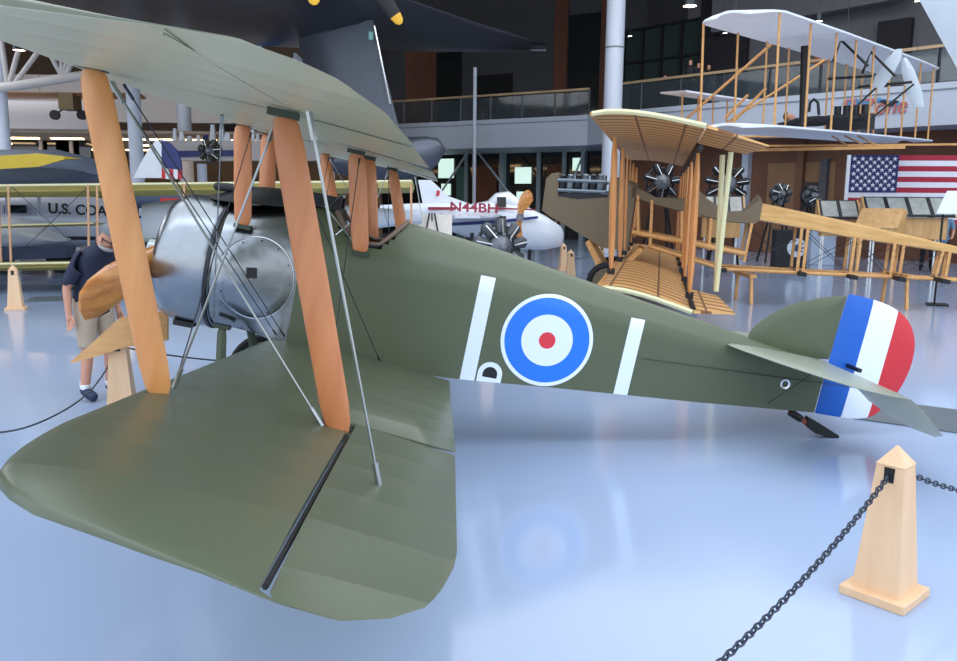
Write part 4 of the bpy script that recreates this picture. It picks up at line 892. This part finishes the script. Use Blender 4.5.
# ---- lettering on the balcony
def balc_text(s,u,v,size,m,sh=0,b=.0,xs=1):
    q=on(C2,E_,u); d=ray(u,v); t=(q-CAM).length/ V((d.x,d.y,0)).length; 
    n=nd; dd=ray(u,v); tt=((C2-CAM).dot(n))/dd.dot(n); p=CAM+dd*tt-n*.04
    x=cd_; z=V((0,0,1)); y=x.cross(z)*1.
    Mx=Matrix(((x.x,0,-n.x,p.x),(x.y,0,-n.y,p.y),(0,1,0,p.z),(0,0,0,1)))
    return text('sign_letters',s,size,Mx,m,None,.02,sh,b,xs)
se=empty('balcony_sign',(0,0,0),'blue and coral Fly Zone lettering on the white balcony front','sign')
for s,u,v,sz,m,sh,b,xs in(('Fly',853,108,.72,mat('coral_letters',(176,100,96),.6),.2,.0,.85),('Zone',884,107,.74,MATS['coral_letters'],.2,.0,.85)):
    o=balc_text(s,u,v,sz,m,sh,b,xs); o.parent=se
def onf(u,v,off=.03): dd=ray(u,v); return CAM+dd*(((C2-CAM).dot(nd))/dd.dot(nd))-nd*off
swo=MB(); swo.poly([onf(842,104),onf(850,100),onf(880,98),onf(903,103),onf(899,106),onf(878,102),onf(856,106)],.03,nd); swo.build('blue_swoosh',mat('sign_blue',(70,130,180),.6),se)
swo=MB(); swo.poly([onf(880,101,.06),onf(886,100,.06),onf(890,103,.06),onf(894,100,.06),onf(900,101,.06),onf(893,106,.06),onf(889,107,.06)],.03,nd); swo.build('bird_shape',black,se)
# ---- flag
fy=17.2; f0=at(851,155,fy); hgt=(at(851,155,fy)-at(851,224,fy)).z; wdt=hgt*1.95; fl_n=V((math.cos(R(-8)),math.sin(R(-8)),0)); fb=V((f0.x,f0.y,f0.z-hgt))
fe_=empty('american_flag',fb,'large American flag hung upright behind the display stands at right','flag'); mb=MB(); nn=V((-fl_n.y,fl_n.x,0))
for i in range(13):
    z0=hgt*(12-i)/13; z1=hgt*(13-i)/13; mb.add([(fl_n*0+V((0,0,z0))),fl_n*wdt+V((0,0,z0)),fl_n*wdt+V((0,0,z1)),V((0,0,z1))],[(0,1,2,3)],i%2)
mb.poly([V((0,0,0))+nn*.03,fl_n*wdt+nn*.03,fl_n*wdt+nn*.03+V((0,0,hgt)),nn*.03+V((0,0,hgt))],.02,nn,0)
mb.build('stripes',[mat('flag_red',(168,34,58),.7),mat('flag_white',(226,226,236),.7)],fe_)
cw_,chh=wdt*.345,hgt*7/13
MB().poly([V((0,0,hgt-chh))-nn*.012,fl_n*cw_+V((0,0,hgt-chh))-nn*.012,fl_n*cw_+V((0,0,hgt))-nn*.012,V((0,0,hgt))-nn*.012],.01,nn).build('canton',mat('flag_blue',(34,42,98),.7),fe_)
mb=MB()
for r_ in range(9):
    for c_i in range(6 if r_%2==0 else 5):
        cx=cw_*(.5+c_i+(0 if r_%2==0 else .5))/6; cz=hgt-chh*(r_+1)/10; pp=[]
        for k in range(10):
            rr=.075*(1 if k%2==0 else .4); a=PI/2+k*PI/5; pp.append(fl_n*(cx+rr*math.cos(a))+V((0,0,cz+rr*math.sin(a)))-nn*.02)
        c=fl_n*cx+V((0,0,cz))-nn*.02; mb.add([c]+pp,[(0,1+k,1+(k+1)%10) for k in range(10)],0)
st=mb.build('stars',MATS['flag_white'],fe_)
MB().bar(V((-.05,0,0)),V((-.05,0,hgt)),.09,.05).build('header_tape',white,fe_)
# ---- photo stands
def stand(u,v,y,n,wid,rz,lab,base=True):
    q=at(u,v,y); e=empty('display_stand',frame((q.x,q.y,0),rz),lab,'display stand'); h=q.z
    for k in range(n+1): MB().poly([V((wid*(k-n/2),-.35,h-.38)) if 0 else V((0,0,0)),V((0,.5,0)),V((0,.25,.5))],.03,(1,0,0)) if 0 else None
    for s_ in(-1,1):
        x=s_*(wid*n/2+.03); MB().poly([V((x,-.38,h-.45)),V((x,.38,h-.45)),V((x,.30,h+.05)),V((x,.22,h+.10))],.04,(1,0,0)).build('side_board',pine2,e)
    MB().box((0,.0,(h-.45+.95)/2),(wid*n*.9,.45,h-.45-.95)).build('cabinet',pine2,e)
    for s_ in(-1,1):
        for t_ in(-.15,.15): MB().box((s_*wid*n*.38,t_,.475),(.04,.04,.95)).build('leg',chrome,e)
    MB().poly([V((-wid*n/2,-.40,h-.42)),V((wid*n/2,-.40,h-.42)),V((wid*n/2,.24,h+.07)),V((-wid*n/2,.24,h+.07))],.03,(0,-.6,1)).build('sloping_top',mat('black_panel_frame',(36,38,42),.5),e)
    for k in range(n):
        x=wid*(k-(n-1)/2); o=MB().poly([V((x-wid*.40,-.36,h-.37)),V((x+wid*.40,-.36,h-.37)),V((x+wid*.40,.19,h+.05)),V((x-wid*.40,.19,h+.05))],.012,(0,-.6,1)).build('photo_panel',mat('photo_print',(168,172,166),.35,0,.5,5),e)
    return e
stand(908,200,15.,4,.52,R(-14),'display stand of four framed photographs in front of the flag')
stand(839,203,16.5,2,.5,R(-14),'display stand of two photographs left of the flag')
stand(722,199,15.,3,.35,R(-14),'small photograph stand behind the brown cockpit')
q=at(875,214,13.6); e=empty('slanted_board',frame((q.x,q.y,0),R(-10)),'large slanted pine board on the two posts','board')
h=q.z; MB().poly([V((-.55,-.25,h-.35)),V((.45,-.25,h-.35)),V((.75,.2,h+.12)),V((-.25,.2,h+.12))],.05,(0,-.7,1)).build('board',pine2,e); MB().poly([V((.45,-.2,h-.6)),V((.78,.2,h-.6)),V((.78,.2,h+.1)),V((.45,-.2,h-.38))],.05,(1,-.5,0)).build('side_support',pine2,e); MB().box((-.3,.1,(h-.1)/2),(.06,.06,h-.1)).build('leg',pine2,e); MB().box((.55,.05,(h-.2)/2),(.06,.06,h-.2)).build('leg',pine2,e)
q=at(947,205,8.5); e=empty('info_sign',frame((q.x,q.y,0),R(-25)),'white tilted information sign on a black post at the right edge','sign')
MB().box((0,0,.015),(.35,.35,.03)).build('base',black,e); MB().bar((-.05,0,.03),(-.05,0,q.z),.035,.035).build('post',black,e); MB().poly([V((-.18,-.2,q.z-.16)),V((.5,-.2,q.z-.16)),V((.5,.2,q.z+.25)),V((-.0,.2,q.z+.25))],.02,(0,-.7,.7)).build('sign_panel',mat('pale_sign_face',(206,222,240),.3),e)
# black box with round emblem and pale box beside it
q=G(794,270); e=empty('black_display_box',frame((q.x,q.y+.45,0),R(-14)),'black display box with round white bird emblem under the wooden truss','box')
k_=16.2+6.2; hh=40/812*k_*1.0; ww=.86
MB().box((0,0,hh/2),(ww,.8,hh)).build('box_body',mat('black_box_cloth',(22,24,30),.6),e,bevel=.01)
MB().lathe([(0,0),(.26,0),(.26,.01),(0,.012)],(.15,-.402,hh*.56),(0,-1,0),28).build('emblem',mat('emblem_white',(206,216,226),.5),e)
MB().poly([V((.02,-.418,hh*.52)),V((.12,-.418,hh*.64)),V((.36,-.418,hh*.70)),V((.22,-.418,hh*.6)),V((.38,-.418,hh*.56)),V((.22,-.418,hh*.52)),V((.34,-.418,hh*.46)),V((.14,-.418,hh*.46))],.006,(0,-1,0)).build('emblem_bird',mat('emblem_navy',(40,60,90),.5),e)
q=G(829,266); e=tag(MB().box((0,0,.75),(.7,.6,1.5)).build('white_pedestal',mat('pale_blue_box',(196,214,236),.4),None,bevel=.02),'plain pale box right of the black emblem box','box'); e.location=(q.x,q.y+.6,0); e.rotation_euler=(0,0,R(-14))
# ---- radial engines
def radial(u,v,y,r,n,lab,stand_=True,face=0,m1=None):
    q=at(u,v,y); e=empty('radial_engine',frame(q,face),lab,'engine')
    MB().lathe([(0,-.28),(.05,-.27),(.07,-.2),(.14*r/.45,-.15),(.2*r/.45,0),(.2*r/.45,.12),(.12,.3),(0,.3)],(0,0,0),(0,1,0),20).build('crankcase',mat('engine_grey',(128,132,138),.45,.4),e)
    for k in range(n):
        a=2*PI*k/n+.15; d=V((math.cos(a),0,math.sin(a)))
        MB().tube([d*.16*r/.45,d*r*.45,d*r*.5,d*r*.9,d*r],[.04,.05,.1,.11,.06],10).build('cylinder',dsteel if m1 is None else m1,e)
        MB().tube([d*r*.95+V((0,-.12,0)),d*r*.4+V((0,-.24,0))],.014,5).build('pushrod',chrome,e)
    MB().tube([V((math.cos(a)*r*.75,.22,math.sin(a)*r*.75)) for a in [2*PI*i/20 for i in range(21)]],.035,6).build('exhaust_ring',dsteel,e)
    if stand_:
        h=q.z
        for s_ in(-1,1):
            for t_ in(-1,1): MB().bar((s_*.12,.2,-.1),(s_*.42,.2+t_*.35,-h),.05,.05).build('stand_leg',dsteel,e)
    return e
radial(500,246,8.5,.50,9,'grey radial engine on a stand behind the green fuselage',True,R(12),mat('cylinder_grey',(84,88,92),.5,.4))
radial(727,184,17.,.62,9,'big black radial engine behind the bare wooden wings',True,R(-12),black)
radial(662,182,15.5,.5,7,'dark engine seen between the wooden struts',True,0)
for i,(u,v,y,lab) in enumerate(((781,194,19,'engine on floor stand left of the flag, nearer the emblem box'),(812,196,20,'engine on floor stand beneath the hanging white wing'))): radial(u,v,y,.34,7,lab,True,R(30*i),MATS['cylinder_grey'])
# ---- white canard aeroplane with red stripe
NM=fr3(at(418,200,15.5),0,R(2),R(4)); ne=empty('light_aeroplane',NM,'small white aeroplane with red stripe and letters behind the engine','aeroplane'); LN=lambda u,v,y=0.: L(NM,u,v,y)
def ring(u,vt,vb,w,p=1,M_=LN,n=16):
    a,b=M_(u,vt,0),M_(u,vb,0); x=(a.x+b.x)/2; zc=(a.z+b.z)/2; h=abs(a.z-b.z)/2; o=[]
    for i in range(n):
        t=2*PI*i/n; c,s=math.cos(t),math.sin(t); o.append(V((x,w*math.copysign(abs(c)**.8,c),zc+h*math.copysign(abs(s)**.8,s))))
    return o
wp=mat('white_gelcoat',(226,232,240),.2,coat=.4)
MB().loft([ring(380,205,214,.05),ring(418,203,218,.14),ring(440,203,228,.3),ring(470,204,238,.45),ring(500,198,246,.55),ring(525,206,250,.55),ring(545,216,250,.45),ring(560,226,247,.2),ring(563,232,243,.05)],0).build('fuselage',wp,ne)
a=[LN(418,180),LN(431,180),LN(448,196),LN(470,204),LN(470,210),LN(424,210)]; MB().poly(a,.06,(0,1,0)).build('tail_fin',wp,ne)
MB().loft([ring(488,200,214,.28),ring(495,193,214,.36),ring(508,191,216,.38),ring(520,200,220,.3)],0).build('canopy',wp,ne)
for u0,u1,v0,v1 in((497,506,197,207),(497,506,210,219)):
    MB().poly([LN(u0,v0,-.44),LN(u1,v0,-.44),LN(u1,v1,-.55),LN(u0,v1,-.55)],.03,(0,1,0)).build('window',black,ne)
MB().poly([LN(428,207,-.30),LN(456,207,-.46),LN(456,210,-.46),LN(428,210,-.30)],.03,(0,1,0)).build('red_stripe',mat('maroon_stripe',(150,44,66),.5),ne)
MB().poly([LN(488,207,-.58),LN(535,209,-.58),LN(535,210.5,-.58),LN(488,209,-.58)],.03,(0,1,0)).build('red_stripe',MATS['maroon_stripe'],ne)
MB().poly([LN(440,223.5,-.35),LN(500,220,-.6),LN(538,216,-.6),LN(538,218.5,-.6),LN(500,223,-.6),LN(440,226.5,-.35)],.03,(0,1,0)).build('blue_stripe',navy,ne)
q=LN(474,208,-.62); text('registration_letters','N44BH',.33,Matrix.Translation(q)@Matrix.Rotation(PI/2,4,'X'),MATS['maroon_stripe'],ne,.006,0,.008,1.25)
MB().poly([LN(437,190,-.06),LN(440,191,-.06),LN(439,196,-.06),LN(436,196,-.06)],.02,(0,1,0)).build('fin_emblem',redp,ne)
MB().poly([LN(440,214,-.3),LN(500,216,-.5),LN(480,217,-2.4),LN(455,217,-2.4)],.06,(0,0,1)).build('wing',wp,ne); MB().poly([LN(440,214,.3),LN(500,216,.5),LN(500,216,.5)+V((-.7,3.8,0)),LN(440,214,.3)+V((0,3.8,0))],.06,(0,0,1)).build('wing',wp,ne)
e=NM@LN(530,250,0); 
MB().tube([LN(530,245,0),V(LN(530,245,0).to_tuple())-V((0,0,(NM@LN(530,245,0)).z-.1))],.05,8).build('nose_leg',dsteel,ne)
for s_ in(-1,1): a=LN(470,232,0)+V((0,s_*.6,0)); MB().tube([a,a-V((0,0,(NM@a).z-.1))],.05,8).build('main_leg',dsteel,ne)
e=empty('wooden_propeller',at(524,207,13.5),'upright wooden propeller blade in front of the white aeroplane canopy','propeller'); o_=at(524,207,13.5)
MB().loft([[at(u,v,13.5)-o_+V((-w,0,0)),at(u,v,13.5)-o_+V((0,-.04,0)),at(u,v,13.5)-o_+V((w,.0,0)),at(u,v,13.5)-o_+V((0,.04,0))] for u,v,w in((528,190,.03),(527,194,.13),(526,200,.17),(523,207,.14),(521,211,.08),(519,225,.06),(517,240,.14),(516,248,.04))],0).build('blade',propw,e); MB().lathe([(0,-.1),(.09,-.1),(.09,.1),(0,.1)],at(520,217,13.5)-o_,(0,1,0),14).build('hub',steel,e)
q=at(520,217,13.5)-o_; MB().bar(q+V((0,.1,0)),V((q.x,q.y+.1,-o_.z)),.06,.06).build('stand_post',black,e); MB().box((q.x,q.y+.1,-o_.z+.02),(.5,.5,.04)).build('stand_base',black,e)
# easel board
q=at(432,225,11.); e=empty('easel_sign',(q.x,q.y,0),'cream notice board on a black easel beside the wooden struts','sign'); MB().poly([V((-.42,0,q.z-.22)),V((.42,0,q.z-.22)),V((.42,.05,q.z+.22)),V((-.42,.05,q.z+.22))],.02,(0,1,0)).build('board',mat('cream_board',(232,222,208),.5),e)
for s_ in(-.35,0,.35): MB().bar((s_*.15,-.02,q.z+.25),(s_,-.12 if s_ else .5,0),.025,.025).build('easel_leg',black,e)
# ---- yellow winged biplane behind the cowling (wings run left to right)
YM=frame(at(200,183,9.5),R(.5)); ye=empty('yellow_biplane',YM,'pale yellow winged biplane stretching across behind the green cowling','aeroplane'); LY=lambda u,v,y=0.: L(YM,u,v,y)
ywm=fabric('yellow_olive_wing',(158,148,84),.5,0,.4,0,.3,.1)
def ywing(name,u0,v0,u1,v1,ht,ch,yo=0):
    a,b=LY(u0,v0,yo),LY(u1,v1,yo); secs=[]
    for p in(a,a.lerp(b,.33),a.lerp(b,.66),b):
        secs.append([p+V((0,ch*t,-ht*.5+ht*.55*math.sin(PI*t**.6)+ (0 if t else 0))) for t in [i/8 for i in range(9)]]+[p+V((0,ch*t,-ht*.5-ht*.5*math.sin(PI*t**.5)*(1-t*.6))) for t in [i/8 for i in range(8,0,-1)]])
    o=MB().loft(secs,0).build(name,ywm,ye); MB().tube([a+V((0,0,-.0)),b+V((0,0,-.0))],.022,8).build('leading_edge',mat('pale_cream_edge',(228,222,176),.5),o)
ywing('upper_wing',-140,187,412,181,.24,1.3); ywing('lower_wing',-140,266,330,259,.16,1.3); ywing('elevator',-140,229,94,223,.06,.6,1.0)
for u in(-2,8,88,97,184,350,411): MB().tube([LY(u,184),LY(u+(3 if u<50 else 1),262)],.022,6).build('strut',mat('salmon_strut',(206,158,120),.5),ye)
for a in((90,185,10,262),(10,185,90,260),(184,185,250,262)): MB().tube([LY(a[0],a[1]),LY(a[2],a[3])],.006,4).build('wire',dwire,ye)
MB().loft([ring(120,205,245,.1,1,LY),ring(150,200,250,.35,1,LY),ring(230,200,250,.4,1,LY),ring(330,205,235,.3,1,LY),ring(420,212,225,.08,1,LY)],0).build('fuselage',mat('grey_white_fabric',(196,204,214),.5),ye).location=(0,1.2,0)
for s_ in(-1,1):
    w=MB(); c=LY(165,262)+V((0,1.3+s_*.6,0)); c.z=-(YM.translation.z)+.33; w.lathe([(.24,-.04),(.30,-.05),(.33,0),(.30,.05),(.24,.04)],c,(0,1,0),24); w.build('wheel',rubber,ye); MB().tube([c,c+V((0,-s_*.3,.75))],.03,6).build('undercarriage_leg',dsteel,ye)
# bright yellow wing tip above
p0,p1=at(-60,166,10.3),at(62,158,10.3); e=empty('yellow_wing',p0,'bright yellow wing tip reaching in from the left edge','aeroplane'); MB().loft([[V((0,0,-.12)),V((0,0,.12)),V((0,1.2,.05))],[(p1-p0)*.8+V((0,0,-.14)),(p1-p0)*.8+V((0,0,.12)),(p1-p0)*.8+V((0,1.2,.05))],[(p1-p0)+V((0,.1,-.02)),(p1-p0)+V((0,.1,.04)),(p1-p0)+V((0,.9,.03))]],0,sm=False).build('wing_panel',mat('chrome_yellow',(206,176,44),.45),e)
# ---- silver coast guard amphibian
SM=frame(at(60,205,15.),R(1)); sv_e=empty('silver_amphibian',SM,'silver amphibian aeroplane lettered U.S. COAST at the far left','aeroplane'); LS=lambda u,v,y=0.: L(SM,u,v,y)
MB().loft([ring(-120,190,252,1.1,1,LS),ring(-40,188,256,1.3,1,LS),ring(20,190,252,1.2,1,LS),ring(70,194,248,1.0,1,LS),ring(110,199,244,.75,1,LS),ring(150,205,238,.5,1,LS),ring(205,208,226,.2,1,LS)],0).build('hull',silver,sv_e)
MB().poly([LS(5,205,-1.22)+V((0,0,0)),LS(26,205,-1.22),LS(26,213,-1.28),LS(5,213,-1.28)],.08,(0,1,0)).build('cabin_window',glassm,sv_e)
q=LS(112,212,-1.06); text('hull_lettering','U.S. COAST GUARD',.34,Matrix.Translation((q.x,q.y,q.z))@Matrix.Rotation(R(3),4,'Y')@Matrix.Rotation(R(8),4,'Z')@Matrix.Rotation(PI/2,4,'X'),black,sv_e,.015,0,.008,.95)
wg=[]
for u,v,h in((-160,172,.9),(0,170,.9),(60,169,.85),(90,171,.6),(106,173,.12)):
    o=LS(u,v,-2.2); wg.append([o+V((0,1.15*math.cos(t),h/2*math.sin(t))) for t in [2*PI*i/16 for i in range(16)]])
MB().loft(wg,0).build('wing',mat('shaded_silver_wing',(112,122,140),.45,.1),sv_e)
for u in (6,38): MB().poly([LS(u,178,-2),LS(u+1.6,178,-2),LS(u+1.6,215,-1.3),LS(u,215,-1.3)],.1,(0,1,0)).build('strut',silver,sv_e)
fl_=[]
for u,v,h in((-120,232,.75),(-30,230,.8),(20,231,.65),(45,236,.35),(62,240,.05)):
    o=LS(u,v,-3.2); fl_.append([o+V((0,.45*math.cos(t),h/2*math.sin(t))) for t in [2*PI*i/16 for i in range(16)]])
MB().loft(fl_,0).build('wing_float',silver,sv_e)
MB().poly([LS(64,236.5,-1.5),LS(95,236.5,-1.5),LS(95,240,-1.5),LS(64,240,-1.5)],.08,(0,1,0)).build('dark_step',black,sv_e)
MB().poly([LS(4,248,-1.4),LS(72,246,-1.4),LS(70,257,-1.4),LS(4,260,-1.4)],.5,(0,1,0)).build('keel',mat('dark_navy_keel',(62,76,100),.5),sv_e)  # dark blue strip along the belly of the silver hull
for u in (0,60): a=LS(u,255,-.9); MB().tube([a,V((a.x,a.y,-SM.translation.z+.3))],.06,8).build('wheel_leg',dsteel,sv_e); MB().lathe([(.0,-.1),(.3,-.1),(.3,.1),(0,.1)],(a.x,a.y,-SM.translation.z+.3),(0,1,0),20).build('wheel',rubber,sv_e)
# ---- white and blue tail with red stripes
TM=frame(at(160,180,12.5),R(0)); te_=empty('trainer_tail',TM,'white fin with navy rudder top and red stripes behind the left strut','aeroplane'); LT=lambda u,v,y=0.: L(TM,u,v,y)
def tp_(pts,m,nm,th=.06): MB().poly([LT(*p) for p in pts],th,(0,1,0)).build(nm,m,te_)
tp_([(134,178),(140,165),(150,148),(156,141),(162,139),(162,178)],white,'fin')
tp_([(162,139.5),(170,143),(177,150),(181,160),(182,170),(162,168)],navy,'rudder_top')
for k in range(5): tp_([(162+k*4,168+k*.4),(166+k*4,168.4+k*.4),(166+k*4,179),(162+k*4,179)],MATS['red_paint'] if k%2==0 else white,'rudder_stripe')
MB().loft([ring(128,193,206,.2,1,LT),ring(150,190,210,.3,1,LT),ring(185,192,208,.12,1,LT)],0).build('fuselage',mat('trainer_fuselage',(70,84,110),.5),te_)
a=LT(145,208); MB().tube([a,V((a.x,a.y,-TM.translation.z))],.05,8).build('undercarriage_leg',dsteel,te_)
a=LT(178,208); MB().tube([a,V((a.x,a.y,-TM.translation.z))],.03,8).build('tail_support',dsteel,te_)
MB().box((LT(172,203,-.3)),(.5,.05,.22)).build('red_panel',redp,te_)
# ---- white parapet with navy stripe, displays on it
pr=lambda u0,v0,u1,v1,y,m,dep=.3: struct('trim_40',MB().poly([at(u0,v1,y),at(u1,v1,y),at(u1,v0,y),at(u0,v0,y)],dep,(0,1,0)),m)
pr(172,141,345,161,22,fasc,.5); 
o=MB().poly([at(178,151,21.7),at(242,150,21.7),at(242,156,21.7),at(178,157,21.7)],.05,(0,1,0)).build('trim_41',navy); o['kind']='structure'
for u in(202,269,330): q=at(u,170,22); struct('trim_42',MB().lathe([(.16,0),(.16,q.z+.2)],(q.x,q.y,0),n=16),MATS['column_paint'])
mb=MB()
for i in range(22):
    u=176+i*7.6+random.uniform(-2,2); w_=random.uniform(.05,.11); h_=random.uniform(.15,.55); q=at(u,141,22); q.z+=h_/2
    b_=MB(); b_.loft([[V((-w_,-.1,-h_/2)),V((w_,-.1,-h_/2)),V((w_,.1,-h_/2)),V((-w_,.1,-h_/2))],[V((-w_*.5,-.06,h_/2)),V((w_*.8,-.06,h_/2)),V((w_*.8,.06,h_/2)),V((-w_*.5,.06,h_/2))]],0,sm=False)
    o=b_.build('model_aircraft_box',[white,navy,mat('pale_card',(214,222,224),.6)][i%3 if i%3!=1 or i%4==0 else 0]); o.location=q; tag(o,'small pale exhibit standing in the row on the white parapet','exhibit','small exhibits along the white parapet')
q=at(210,151,19); e=radial(210,151,19,.36,7,'dark green engine hanging before the white parapet with navy stripe',False,0,mat('green_black_engine',(60,58,44),.6))
# brown hanging ultralight
q=at(72,92,20); e=empty('hanging_glider',q,'brown winged ultralight hanging under the truss at far left','aeroplane')
a,b=at(-60,92,20)-q,at(132,93,20)-q; MB().loft([[p+V((0,t*1.2,.07*math.sin(PI*t))) for t in(0,.3,.7,1)]+[p+V((0,t*1.2,-.06)) for t in(.9,.1)] for p in(a,b)],0,sm=False).build('wing',mat('orange_brown_fabric',(176,120,74),.5),e)
MB().box(at(70,102,20.3)-q,(.45,.6,.5)).build('cockpit_frame',mat('brass_brown',(96,78,44),.6),e)
for u in(55,82): c=at(u,115,20.3)-q; MB().lathe([(0,-.06),(.15,-.06),(.15,.06),(0,.06)],c,(0,1,0),16).build('wheel',rubber,e); MB().tube([c,at(70,104,20.3)-q],.025,6).build('wheel_strut',dsteel,e)
for u in(40,100): MB().tube([at(u,92,20.5)-q,at(u,92,20.5)-q+V((0,0,6))],.008,4).build('suspension_cable',dwire,e)
# blue fabric nose seen above wing
q=at(265,65,24); e=empty('blue_aeroplane_nose',q,'bright blue aeroplane nose seen just above the upper wing','aeroplane'); MB().loft([[at(u,v,24)-q+V((0,math.cos(t)*r,math.sin(t)*r)) for t in [2*PI*i/12 for i in range(12)]] for u,v,r in((256,50,.02),(261,55,.2),(268,62,.3),(280,72,.34),(294,84,.3))],0).build('nose',mat('sky_blue_paint',(30,120,210),.4),e)
e2=empty('white_engine_cowl',at(297,62,22),'white and black tail piece between the blue nose and the pylon','aeroplane part'); o_=at(297,62,22); MB().loft([[at(u,v,22)-o_+V((-w,0,0)),at(u,v,22)-o_+V((0,-.1,0)),at(u,v,22)-o_+V((w,0,0)),at(u,v,22)-o_+V((0,.1,0))] for u,v,w in((295,53,.05),(298,60,.16),(301,68,.14),(303,78,.12))],0).build('tail_piece',white,e2)
